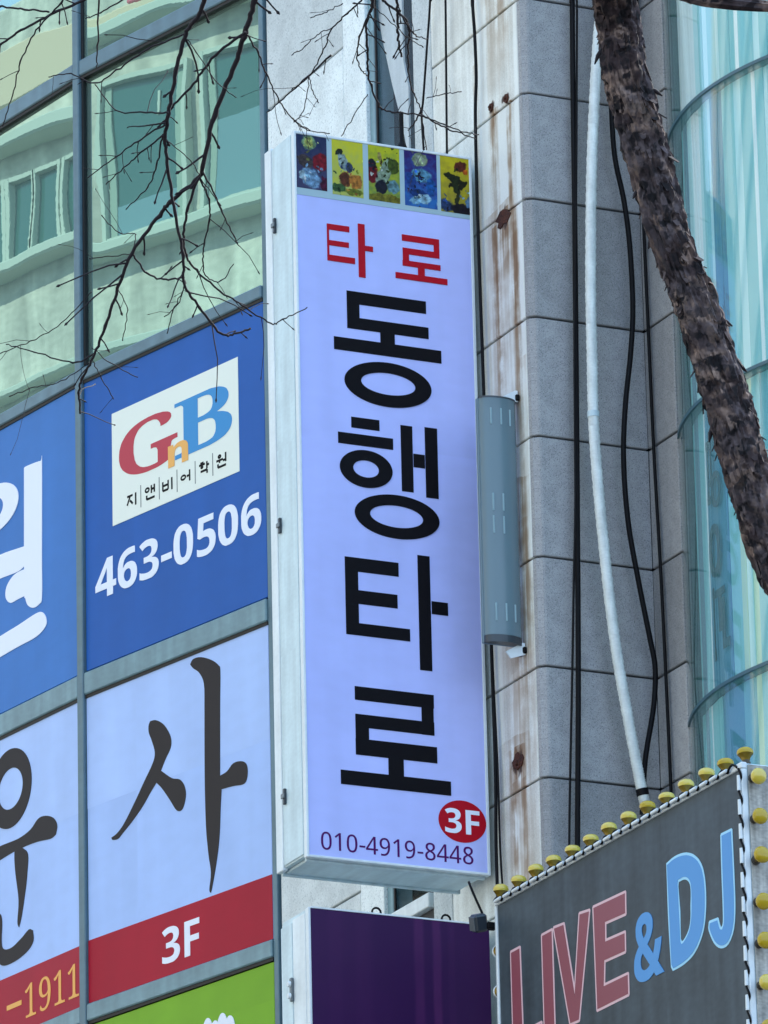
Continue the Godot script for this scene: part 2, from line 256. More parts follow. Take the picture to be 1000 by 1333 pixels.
# a box between two corners, its edges bevelled
func box(st: SurfaceTool, a: Vector3, b: Vector3, bev := 0.003, xf := Transform3D.IDENTITY):
	var lo := Vector3(minf(a.x, b.x), minf(a.y, b.y), minf(a.z, b.z))
	var hi := Vector3(maxf(a.x, b.x), maxf(a.y, b.y), maxf(a.z, b.z))
	var ctr := (lo + hi) / 2.0
	var h := (hi - lo) / 2.0
	bev = minf(bev, minf(h.x, minf(h.y, h.z)) * 0.45)
	var corner = func(s: Vector3, axis: int) -> Vector3:
		var v := Vector3(h.x - bev, h.y - bev, h.z - bev)
		v[axis] = h[axis]
		return ctr + v * s
	for ax in 3:
		var u := (ax + 1) % 3
		var w := (ax + 2) % 3
		for sg in [-1.0, 1.0]:
			var c := []
			for k in [[-1, -1], [1, -1], [1, 1], [-1, 1]]:
				var s := Vector3.ONE
				s[ax] = sg
				s[u] = k[0]
				s[w] = k[1]
				c.append(corner.call(s, ax))
			var out := Vector3.ZERO
			out[ax] = sg
			quad(st, c[0], c[1], c[2], c[3], out, xf)
			for sw in [-1.0, 1.0]:   # the bevel between the faces ax and u
				var s0 := Vector3.ONE
				s0[ax] = sg
				s0[u] = sw
				s0[w] = -1.0
				var s1 := s0
				s1[w] = 1.0
				var o2 := Vector3.ZERO
				o2[ax] = sg
				o2[u] = sw
				quad(st, corner.call(s0, ax), corner.call(s1, ax), corner.call(s1, u), corner.call(s0, u), o2, xf)
	for i in 8:
		var s := Vector3(1 if i & 1 else -1, 1 if i & 2 else -1, 1 if i & 4 else -1)
		tri(st, corner.call(s, 0), corner.call(s, 1), corner.call(s, 2), s, xf)

func box_of(a: Vector3, b: Vector3, bev := 0.003, xf := Transform3D.IDENTITY) -> SurfaceTool:
	var st := mb()
	box(st, a, b, bev, xf)
	return st

# a flat outline in local x, y given thickness towards +z
func plate(st: SurfaceTool, poly: PackedVector2Array, z0: float, z1: float, xf := Transform3D.IDENTITY):
	if Geometry2D.is_polygon_clockwise(poly):
		poly.reverse()
	var idx := Geometry2D.triangulate_polygon(poly)
	for i in range(0, idx.size(), 3):
		for zz in [[z1, 1.0], [z0, -1.0]]:
			var p := []
			for k in 3:
				p.append(Vector3(poly[idx[i + k]].x, poly[idx[i + k]].y, zz[0]))
			tri(st, p[0], p[1], p[2], Vector3(0, 0, zz[1]), xf)
	for i in poly.size():
		var a := poly[i]
		var b := poly[(i + 1) % poly.size()]
		var out := Vector3((b - a).y, -(b - a).x, 0)
		quad(st, Vector3(a.x, a.y, z0), Vector3(b.x, b.y, z0), Vector3(b.x, b.y, z1), Vector3(a.x, a.y, z1), out, xf)

# a band between two closed outlines of the same number of points
func band(st: SurfaceTool, outer: PackedVector2Array, inner: PackedVector2Array, z0: float, z1: float):
	var n := outer.size()
	for i in n:
		var j := (i + 1) % n
		var a := Vector3(outer[i].x, outer[i].y, z1)
		var b := Vector3(outer[j].x, outer[j].y, z1)
		var c := Vector3(inner[j].x, inner[j].y, z1)
		var d := Vector3(inner[i].x, inner[i].y, z1)
		var dz := Vector3(0, 0, z0 - z1)
		quad(st, a, b, c, d, Vector3.BACK)
		quad(st, a + dz, b + dz, c + dz, d + dz, Vector3.FORWARD)
		quad(st, a, b, b + dz, a + dz, a - d)
		quad(st, d, c, c + dz, d + dz, d - a)

func ellipse(cx: float, cy: float, rx: float, ry: float, n := 56) -> PackedVector2Array:
	var p := PackedVector2Array()
	for i in n:
		var t := TAU * i / n
		p.append(Vector2(cx + rx * cos(t), cy + ry * sin(t)))
	return p

func pts2(a: Array, dy := 0.0) -> PackedVector2Array:
	var p := PackedVector2Array()
	for i in range(0, a.size(), 2):
		p.append(Vector2(a[i], a[i + 1] - dy))
	return p

func pts3(a: Array) -> PackedVector3Array:
	var p := PackedVector3Array()
	for i in range(0, a.size(), 3):
		p.append(Vector3(a[i], a[i + 1], a[i + 2]))
	return p

func smooth2(p: PackedVector2Array, sub := 4) -> PackedVector2Array:   # sharp corners stay sharp
	var o := PackedVector2Array()
	var n := p.size()
	var corner := []
	for i in n:
		corner.append((p[i] - p[(i + n - 1) % n]).normalized().dot((p[(i + 1) % n] - p[i]).normalized()) < 0.45)
	for i in n:
		var j := (i + 1) % n
		var before := p[i] * 2.0 - p[j] if corner[i] else p[(i + n - 1) % n]
		var after := p[j] * 2.0 - p[i] if corner[j] else p[(i + 2) % n]
		for k in sub:
			o.append(p[i].cubic_interpolate(p[j], before, after, float(k) / sub))
	return o

func smooth3(p: PackedVector3Array, sub := 6) -> PackedVector3Array:
	var o := PackedVector3Array()
	var n := p.size()
	for i in n - 1:
		for k in sub:
			o.append(p[i].cubic_interpolate(p[i + 1], p[maxi(i - 1, 0)], p[mini(i + 2, n - 1)], float(k) / sub))
	o.append(p[n - 1])
	return o

# a tube along points; radii[i] each, or one radius for all
func tube(st: SurfaceTool, pts: PackedVector3Array, radii: Array, sides := 8, warp = null):
	var n := pts.size()
	var rings := []
	var ref := Vector3(0.3, 0.2, 1.0).normalized()
	for i in n:
		var d := (pts[mini(i + 1, n - 1)] - pts[maxi(i - 1, 0)]).normalized()
		var u := (ref - d * ref.dot(d)).normalized()
		ref = u
		var w := d.cross(u)
		var r: float = radii[mini(i, radii.size() - 1)]
		var ring := []
		for k in sides:
			var t := TAU * k / sides
			var rr := r
			if warp != null:
				rr *= warp.call(i, t, pts[i])
			ring.append(pts[i] + (u * cos(t) + w * sin(t)) * rr)
		rings.append(ring)
	for i in n - 1:
		for k in sides:
			var a: Vector3 = rings[i][k]
			var b: Vector3 = rings[i][(k + 1) % sides]
			var c: Vector3 = rings[i + 1][(k + 1) % sides]
			var d2: Vector3 = rings[i + 1][k]
			var pa: Vector3 = pts[i]
			var pc: Vector3 = pts[i + 1]
			var mid := (a + b + c + d2) / 4.0 - (pa + pc) / 2.0
			var nn := (c - a).cross(b - d2)
			if nn.dot(mid) < 0:
				nn = -nn
			if warp != null:
				quad(st, a, b, c, d2, mid)
				continue
			var na := (a - pa).normalized()
			var nb := (b - pa).normalized()
			var nc := (c - pc).normalized()
			var nd := (d2 - pc).normalized()
			tri_smooth(st, a, b, c, na, nb, nc)
			tri_smooth(st, a, c, d2, na, nc, nd)
	for e in [0, n - 1]:
		var out: Vector3 = (pts[0] - pts[1]) if e == 0 else (pts[n - 1] - pts[n - 2])
		for k in sides:
			tri(st, pts[e], rings[e][k], rings[e][(k + 1) % sides], out)

func tri_smooth(st, a, b, c, na: Vector3, nb: Vector3, nc: Vector3, xf := Transform3D.IDENTITY):
	var n: Vector3 = (b - a).cross(c - a)
	if n.length_squared() < 1e-18:
		return
	if n.dot(na + nb + nc) > 0:
		vert(st, a, na, xf)
		vert(st, c, nc, xf)
		vert(st, b, nb, xf)
	else:
		vert(st, a, na, xf)
		vert(st, b, nb, xf)
		vert(st, c, nc, xf)

# a turned shape about local y: profile of (radius, height)
func lathe(st: SurfaceTool, prof: Array, sides := 20, xf := Transform3D.IDENTITY):
	var nrm := []
	for i in prof.size() - 1:
		var e: Vector2 = prof[i + 1] - prof[i]
		nrm.append(Vector2(e.y, -e.x).normalized())
	for i in prof.size() - 1:
		var p: Vector2 = prof[i]
		var q: Vector2 = prof[i + 1]
		var flat: Vector2 = nrm[i]
		var n0 := flat
		var n1 := flat
		if i > 0 and flat.dot(nrm[i - 1]) > 0.6:
			n0 = (flat + nrm[i - 1]).normalized()
		if i < nrm.size() - 1 and flat.dot(nrm[i + 1]) > 0.6:
			n1 = (flat + nrm[i + 1]).normalized()
		for k in sides:
			var t0 := TAU * k / sides
			var t1 := TAU * (k + 1) / sides
			var c0 := Vector3(cos(t0), 0, sin(t0))
			var c1 := Vector3(cos(t1), 0, sin(t1))
			var lay := func(c: Vector3, v: Vector2) -> Vector3: return c * v.x + Vector3.UP * v.y
			tri_smooth(st, lay.call(c0, p), lay.call(c1, p), lay.call(c1, q), lay.call(c0, n0), lay.call(c1, n0), lay.call(c1, n1), xf)
			tri_smooth(st, lay.call(c0, p), lay.call(c1, q), lay.call(c0, q), lay.call(c0, n0), lay.call(c1, n1), lay.call(c0, n1), xf)

func rects(st: SurfaceTool, a: Array, z0: float, z1: float, grow := 0.0):
	for i in range(0, a.size(), 4):   # each bar a touch deeper than the last, so that crossing bars share no plane
		box(st, Vector3(a[i] - grow, a[i + 1] - grow, z0), Vector3(a[i + 2] + grow, a[i + 3] + grow, z1 + 0.0002 * (i / 4)), 0.0005)

# lettering cut to fill a rectangle (x0, y0, x1, y1) of the local plane
func text(words: String, face: String, weight: int, r: Array, z0: float, z1: float, slant := 0.0) -> SurfaceTool:
	var f := SystemFont.new()
	f.font_names = PackedStringArray([face])
	f.font_weight = weight
	var t := TextMesh.new()
	t.text = words
	t.font = f
	t.font_size = 64
	t.pixel_size = 0.01
	t.depth = 0.1
	t.curve_step = 1.0
	var ab := t.get_aabb()
	var sx: float = (r[2] - r[0]) / ab.size.x
	var sy: float = (r[3] - r[1]) / ab.size.y
	var sz := (z1 - z0) / ab.size.z
	var b := Basis(Vector3(sx, 0, 0), Vector3(slant * sy, sy, 0), Vector3(0, 0, sz))
	var st := mb()
	st.append_from(t, 0, Transform3D(b, Vector3(r[0], r[1], z0) - b * ab.position))
	return st

# the same, but every character a mesh of its own under the parent
func digits(words: String, face: String, weight: int, r: Array, z0: float, z1: float, m: Material, parent: Node):
	var f := SystemFont.new()
	f.font_names = PackedStringArray([face])
	f.font_weight = weight
	var t := TextMesh.new()
	t.font = f
	t.font_size = 64
	t.pixel_size = 0.01
	t.depth = 0.1
	t.curve_step = 1.0
	t.horizontal_alignment = HORIZONTAL_ALIGNMENT_LEFT
	t.text = words
	var whole := t.get_aabb()
	var b := Basis(Vector3((r[2] - r[0]) / whole.size.x, 0, 0), Vector3(0, (r[3] - r[1]) / whole.size.y, 0), Vector3(0, 0, (z1 - z0) / whole.size.z))
	for i in words.length():
		t.text = words[i]
		var ahead := f.get_string_size(words.left(i), HORIZONTAL_ALIGNMENT_LEFT, -1, 64).x * 0.01 if i > 0 else 0.0
		var st := mb()
		st.append_from(t, 0, Transform3D(b, Vector3(r[0], r[1], z0) - b * whole.position + b * Vector3(ahead, 0, 0)))
		obj("dash" if words[i] == "-" else "digit", st, m, parent)

# ---------------------------------------------------------------- materials
func mat(c: Color, rough := 0.6, metal := 0.0, spec := 0.5) -> StandardMaterial3D:
	var m := StandardMaterial3D.new()
	m.albedo_color = c
	m.roughness = rough
	m.metallic = metal
	m.metallic_specular = spec
	return m

func grain(base: Color, dots: Array, count: int, blur: float, size := 256, seed_ := 1) -> ImageTexture:
	var r := RandomNumberGenerator.new()
	r.seed = seed_
	var n := FastNoiseLite.new()
	n.seed = seed_
	n.frequency = 0.012
	n.fractal_octaves = 4
	var cloud := n.get_seamless_image(size, size)
	var im := Image.create(size, size, false, Image.FORMAT_RGB8)
	for y in size:
		for x in size:
			var k := 1.0 + (cloud.get_pixel(x, y).r - 0.5) * blur + r.randf_range(-0.05, 0.05)
			im.set_pixel(x, y, Color(base.r * k, base.g * k, base.b * k))
	for i in count:
		var c: Color = dots[r.randi() % dots.size()]
		var x := r.randi() % size
		var y := r.randi() % size
		var w := 1 + r.randi() % 2
		for yy in w:
			for xx in w:
				var q := Vector2i((x + xx) % size, (y + yy) % size)
				im.set_pixelv(q, im.get_pixelv(q).lerp(c, r.randf_range(0.3, 0.8)))
	return ImageTexture.create_from_image(im)

func streaks(base: Color, amount: float, seed_: int, w := 256, h := 512) -> ImageTexture:   # rain-washed dirt
	var n := FastNoiseLite.new()
	n.seed = seed_
	n.frequency = 0.02
	n.fractal_octaves = 4
	var im := Image.create(w, h, false, Image.FORMAT_RGB8)
	for y in h:
		for x in w:
			var k := 1.0 + amount * (n.get_noise_2d(x * 2.4, y * 0.12) + 0.5 * n.get_noise_2d(x * 0.7 + 900, y * 0.5) + 0.4 * n.get_noise_2d(x * 4.0, y * 4.0 + 300))
			im.set_pixel(x, y, Color(base.r * k, base.g * k, base.b * k))
	return ImageTexture.create_from_image(im)

func tiled(m: StandardMaterial3D, tex: Texture2D, per_metre: float, spec := -1.0) -> StandardMaterial3D:
	if spec >= 0.0:
		m.metallic_specular = spec
	m.albedo_texture = tex
	m.uv1_triplanar = true
	m.uv1_world_triplanar = true
	m.uv1_scale = Vector3.ONE * per_metre
	return m

func waves(freq: float, seed_: int, strength: float) -> NoiseTexture2D:
	var n := FastNoiseLite.new()
	n.seed = seed_
	n.frequency = freq
	n.fractal_octaves = 2
	var t := NoiseTexture2D.new()
	t.noise = n
	t.width = 256
	t.height = 256
	t.seamless = true
	t.as_normal_map = true
	t.bump_strength = strength
	return t

func materials():
	var speck := [Color(0.24, 0.25, 0.27), Color(0.36, 0.37, 0.4), Color(0.74, 0.74, 0.75), Color(0.62, 0.63, 0.66)]
	var gran := grain(Color(0.595, 0.59, 0.59), speck, 15000, 0.12, 384, 7)
	for i in 4:
		var k: float = [1.0, 0.92, 1.06, 0.96][i]
		M["granite_%d" % i] = tiled(mat(Color(k, k, k), 0.75), gran, 1.9)
		var pale := tiled(mat(Color(0.98 * k, 1.0 * k, k), 0.75), grain(Color(0.85, 0.86, 0.86), [Color(0.68, 0.7, 0.71), Color(0.92, 0.92, 0.92)], 5000, 0.12, 256, 20 + i), 1.1)
		M["pale_%d" % i] = pale
	M.core = mat(Color(0.14, 0.14, 0.15), 0.9)
	M.stained = mat(Color.WHITE, 0.78)
	M.stained.albedo_texture = stain_map()
	M.rust = tiled(mat(Color(0.8, 0.7, 0.65), 0.9), grain(Color(0.34, 0.2, 0.12), [Color(0.15, 0.08, 0.05), Color(0.5, 0.3, 0.16)], 6000, 0.8, 128, 3), 4.0)
	M.slate = tiled(mat(Color(1, 1, 1), 0.45), streaks(Color(0.36, 0.47, 0.52), 0.12, 12, 128, 256), 1.0)
	M.slate_pale = tiled(mat(Color(1, 1, 1), 0.4), streaks(Color(0.44, 0.56, 0.6), 0.15, 13, 128, 256), 1.3)
	M.joint = mat(Color(0.22, 0.36, 0.41), 0.4)
	M.gasket = mat(Color(0.035, 0.035, 0.05), 0.6)
	M.green_glass = mat(Color(0.57, 0.7, 0.67), 0.0, 0.74)
	M.green_glass.normal_enabled = true
	M.green_glass.normal_texture = waves(0.008, 5, 10.0)
	M.green_glass.normal_scale = 0.005
	M.green_glass.uv1_triplanar = true
	M.green_glass.uv1_world_triplanar = true
	M.green_glass.uv1_scale = Vector3.ONE * 0.35
	M.dark_glass = mat(Color(0.1, 0.26, 0.27), 0.05, 0.0, 0.6)
	M.far_glass = mat(Color(0.2, 0.38, 0.36), 0.1, 0.0, 0.6)
	M.far_frame = mat(Color(0.74, 0.76, 0.7), 0.6)
	M.clear_glass = mat(Color(0.5, 0.82, 0.82, 0.1), 0.02)
	M.clear_glass.transparency = BaseMaterial3D.TRANSPARENCY_ALPHA
	M.slot_glass = mat(Color(0.06, 0.2, 0.2, 0.1), 0.02, 0.0, 0.2)
	M.slot_glass.transparency = BaseMaterial3D.TRANSPARENCY_ALPHA
	M.white_paint = tiled(mat(Color(1, 1, 1), 0.5), streaks(Color(0.86, 0.89, 0.9), 0.06, 31), 0.8)
	M.white_old = tiled(mat(Color(1, 1, 1), 0.5), streaks(Color(0.77, 0.84, 0.86), 0.07, 32), 1.0)
	M.grey_metal = mat(Color(0.42, 0.45, 0.47), 0.4, 0.5)
	M.film_white = film(Color(0.66, 0.76, 0.95), 40, 0.05)
	M.film_white_top = film(Color(0.68, 0.775, 0.957), 47, 0.05)
	M.sign_face = film(Color(0.73, 0.76, 0.97), 41, 0.045)
	M.film_blue = film(Color(0.15, 0.36, 0.66), 42)
	M.film_blue_pale = film(Color(0.24, 0.46, 0.74), 43)
	M.film_red = film(Color(0.64, 0.07, 0.18), 44)
	M.film_green = film(Color(0.48, 0.67, 0.17), 45)
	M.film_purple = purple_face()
	M.print_black = mat(Color(0.03, 0.02, 0.045), 0.6, 0.0, 0.25)
	M.print_ink = mat(Color(0.21, 0.19, 0.19), 0.6, 0.0, 0.25)
	M.print_red = mat(Color(0.7, 0.03, 0.12), 0.5, 0.0, 0.25)
	M.print_purple = mat(Color(0.32, 0.03, 0.36), 0.6, 0.0, 0.25)
	M.print_white = mat(Color(0.9, 0.92, 0.97), 0.5)
	M.print_cream = mat(Color(0.9, 0.92, 0.88), 0.5)
	M.print_sky = mat(Color(0.1, 0.53, 0.78), 0.45)
	M.print_orange = mat(Color(0.93, 0.68, 0.34), 0.5)
	M.cable = mat(Color(0.03, 0.025, 0.04), 0.6, 0.0, 0.3)
	M.hose = tiled(mat(Color(1, 1, 1), 0.6), streaks(Color(0.84, 0.86, 0.85), 0.15, 33), 2.0)
	M.live_face = tiled(mat(Color(1, 1, 1), 0.45), streaks(Color(0.24, 0.28, 0.31), 0.2, 34), 0.6, 0.3)
	M.end_panel = tiled(mat(Color(1, 1, 1), 0.6), streaks(Color(0.62, 0.61, 0.58), 0.35, 48), 1.5)
	M.live_red = mat(Color(0.52, 0.23, 0.29), 0.5)
	M.live_red_edge = mat(Color(0.85, 0.7, 0.73), 0.5)
	M.live_blue = mat(Color(0.27, 0.56, 0.81), 0.5)
	M.live_blue_edge = mat(Color(0.6, 0.82, 0.93), 0.5)
	M.bulb = mat(Color(0.8, 0.7, 0.17), 0.1, 0.0, 0.6)
	M.bulb.clearcoat_enabled = true
	M.bulb_back = mat(Color(0.7, 0.59, 0.1), 0.15, 0.0)
	M.bulb_neck = mat(Color(0.5, 0.4, 0.1), 0.25, 0.3)
	M.socket = mat(Color(0.25, 0.22, 0.17), 0.5)
	M.acrylic = mat(Color(0.47, 0.57, 0.61, 0.6), 0.2)
	M.acrylic.transparency = BaseMaterial3D.TRANSPARENCY_ALPHA
	M.lamp_back = mat(Color(0.42, 0.5, 0.54), 0.5)
	M.acrylic_mark = mat(Color(0.55, 0.66, 0.69), 0.4)
	M.smoke = mat(Color(0.2, 0.23, 0.26), 0.3)
	M.bark = tiled(mat(Color(0.93, 0.9, 0.9), 0.95), bark_map(), 2.1)
	M.twig = mat(Color(0.13, 0.09, 0.1), 0.85)
	M.cream_wall = tiled(mat(Color(1, 1, 1), 0.85), streaks(Color(0.78, 0.76, 0.7), 0.2, 35), 0.25)
	M.peach = mat(Color(0.84, 0.75, 0.63), 0.8)
	M.pink = mat(Color(0.85, 0.35, 0.45), 0.7)
	M.blind = mat(Color(0.42, 0.56, 0.6), 0.8)
	M.curtain_pale = mat(Color(0.6, 0.66, 0.6), 0.8)
	M.asphalt = tiled(mat(Color(1, 1, 1), 0.9), grain(Color(0.26, 0.26, 0.27), [Color(0.16, 0.16, 0.16), Color(0.36, 0.36, 0.36)], 9000, 0.4, 256, 8), 0.7)
	M.paving = tiled(mat(Color(1, 1, 1), 0.9), grain(Color(0.55, 0.54, 0.52), [Color(0.4, 0.4, 0.4), Color(0.65, 0.65, 0.62)], 6000, 0.3, 256, 9), 0.7)

# purple sheet with upright reflection streaks painted into its colour
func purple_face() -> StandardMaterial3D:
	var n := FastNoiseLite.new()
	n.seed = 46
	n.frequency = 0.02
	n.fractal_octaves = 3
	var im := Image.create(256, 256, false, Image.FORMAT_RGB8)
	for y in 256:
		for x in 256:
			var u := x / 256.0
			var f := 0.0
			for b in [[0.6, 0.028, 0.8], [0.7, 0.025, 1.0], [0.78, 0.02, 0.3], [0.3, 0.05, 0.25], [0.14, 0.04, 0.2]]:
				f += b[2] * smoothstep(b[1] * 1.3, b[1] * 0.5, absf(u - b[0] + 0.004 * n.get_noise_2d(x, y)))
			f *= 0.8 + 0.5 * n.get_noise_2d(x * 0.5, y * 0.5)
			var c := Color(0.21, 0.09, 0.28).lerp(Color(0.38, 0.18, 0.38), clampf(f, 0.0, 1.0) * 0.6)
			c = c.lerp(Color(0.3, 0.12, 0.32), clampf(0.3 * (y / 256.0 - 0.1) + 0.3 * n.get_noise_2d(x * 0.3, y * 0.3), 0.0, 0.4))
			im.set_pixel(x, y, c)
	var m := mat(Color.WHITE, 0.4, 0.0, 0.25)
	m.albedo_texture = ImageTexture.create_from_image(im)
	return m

func film(c: Color, seed_: int, dirt := 0.05) -> StandardMaterial3D:
	return tiled(mat(Color(1, 1, 1), 0.42), streaks(c, dirt, seed_, 128, 256), 0.5, 0.28)

# the stone beside the corner: pale granite, washed-out strips, brown runs below the old fixing holes
func stain_map() -> ImageTexture:
	var w := 320
	var h := 1900
	var top := 15.86
	var tall := 7.2
	var n := FastNoiseLite.new()
	n.seed = 77
	n.frequency = 0.02
	n.fractal_octaves = 4
	var r := RandomNumberGenerator.new()
	r.seed = 78
	var im := Image.create(w, h, false, Image.FORMAT_RGB8)
	# brown runs: z centre, width, top, length, strength
	var runs := [[-0.31, 0.05, 13.7, 0.6, 0.7], [-0.15, 0.03, 13.68, 1.6, 0.75], [-0.2, 0.09, 15.8, 2.1, 0.55], [-0.33, 0.05, 15.8, 2.1, 0.4], [-0.33, 0.035, 13.1, 1.1, 0.85], [-0.13, 0.035, 13.13, 1.2, 0.8], [-0.23, 0.06, 13.16, 0.35, 0.9],
		[-0.17, 0.12, 11.8, 1.4, 0.55], [-0.26, 0.1, 10.55, 0.3, 0.9], [-0.3, 0.03, 10.4, 1.6, 0.6], [-0.2, 0.03, 10.4, 1.6, 0.45], [-0.1, 0.05, 12.4, 0.9, 0.3], [-0.22, 0.04, 9.9, 1.2, 0.5], [-0.25, 0.22, 15.8, 2.3, 0.38], [-0.28, 0.2, 13.2, 1.6, 0.3], [-0.22, 0.2, 11.6, 1.2, 0.42], [-0.25, 0.2, 10.6, 1.5, 0.3], [-0.6, 0.05, 12.0, 2.2, 0.4], [-0.5, 0.03, 14.0, 1.5, 0.3]]
	var dark_spots := [[-0.33, 13.715, 0.035], [-0.168, 13.70, 0.03], [-0.25, 10.47, 0.07], [-0.24, 13.12, 0.06], [-0.21, 13.71, 0.02]]
	var washed := [[-0.23, 0.07, 13.66, 0.56], [-0.22, 0.06, 13.0, 0.9], [-0.42, 0.05, 15.8, 5.2], [-0.25, 0.05, 10.9, 1.2], [-0.06, 0.035, 15.8, 4.5]]
	for py in h:
		var y := top - tall * py / h
		for px in w:
			var z := -0.97 + 0.97 * px / w
			var g := r.randf_range(-0.03, 0.03) + 0.05 * n.get_noise_2d(px * 0.6, py * 0.6) + 0.05 * n.get_noise_2d(px * 1.8, py * 0.05)
			var c := Color(0.86 + g * 1.5, 0.86 + g * 1.6, 0.83 + g * 1.7)
			var wob := 0.012 * n.get_noise_2d(px * 0.2 + 50, py * 0.4)
			for s in washed:
				var d: float = absf(z + wob - s[0]) / s[1]
				if d < 1.0 and y < s[2] and y > s[2] - s[3]:
					c = c.lerp(Color(0.93, 0.94, 0.92), 0.65 * smoothstep(1.0, 0.75, d))
			for s in runs:
				var d: float = absf(z + wob * 1.5 - s[0]) / s[1]
				var fall: float = (s[2] + wob * 4.0 - y) / s[3]
				if d < 1.0 and fall > 0.0 and fall < 1.0:
					var a: float = s[4] * (1.0 - d * d) * (1.0 - fall * fall) * clampf(0.7 + 1.3 * n.get_noise_2d(px * 3.0, py * 0.2) + 0.8 * n.get_noise_2d(px * 0.8, py * 1.2), 0.0, 1.3)
					c = c.lerp(Color(0.5, 0.37, 0.25), clampf(a, 0.0, 0.9))
			for s in dark_spots:
				var d: float = Vector2(z - s[0], y - s[1]).length() / s[2] + 0.5 * n.get_noise_2d(px * 3.0, py * 3.0)
				c = c.lerp(Color(0.22, 0.14, 0.1), 0.85 * smoothstep(1.0, 0.45, d))
			im.set_pixel(px, py, c)
	return ImageTexture.create_from_image(im)

func bark_map() -> ImageTexture:
	var n := FastNoiseLite.new()
	n.seed = 90
	n.frequency = 0.016
	n.fractal_octaves = 5
	var im := Image.create(384, 384, false, Image.FORMAT_RGB8)
	var a := n.get_seamless_image(384, 384)
	n.seed = 91
	n.frequency = 0.04
	var b := n.get_seamless_image(384, 384)
	n.seed = 92
	n.frequency = 0.008
	var d := n.get_seamless_image(384, 384)
	for y in 384:
		for x in 384:
			var c := Color(0.25, 0.195, 0.19).lerp(Color(0.4, 0.36, 0.36), smoothstep(0.4, 0.65, d.get_pixel(x, y).r))
			c = c.lerp(Color(0.72, 0.62, 0.54), 0.85 * smoothstep(0.56, 0.78, a.get_pixel(x, y).r))
			c = c.lerp(Color(0.07, 0.05, 0.06), smoothstep(0.5, 0.64, b.get_pixel(x, y).r))
			im.set_pixel(x, y, c)
	return ImageTexture.create_from_image(im)

# ---------------------------------------------------------------- setting
func ground():
	var st := mb()
	quad(st, Vector3(-400, 0, -400), Vector3(400, 0, -400), Vector3(400, 0, 400), Vector3(-400, 0, 400), Vector3.UP)
	obj("road", st, M.asphalt).set_meta("kind", "structure")
	obj("pavement", box_of(Vector3(-3.5, -0.3, -30), Vector3(30, 0.13, 7), 0.01), M.paving).set_meta("kind", "structure")

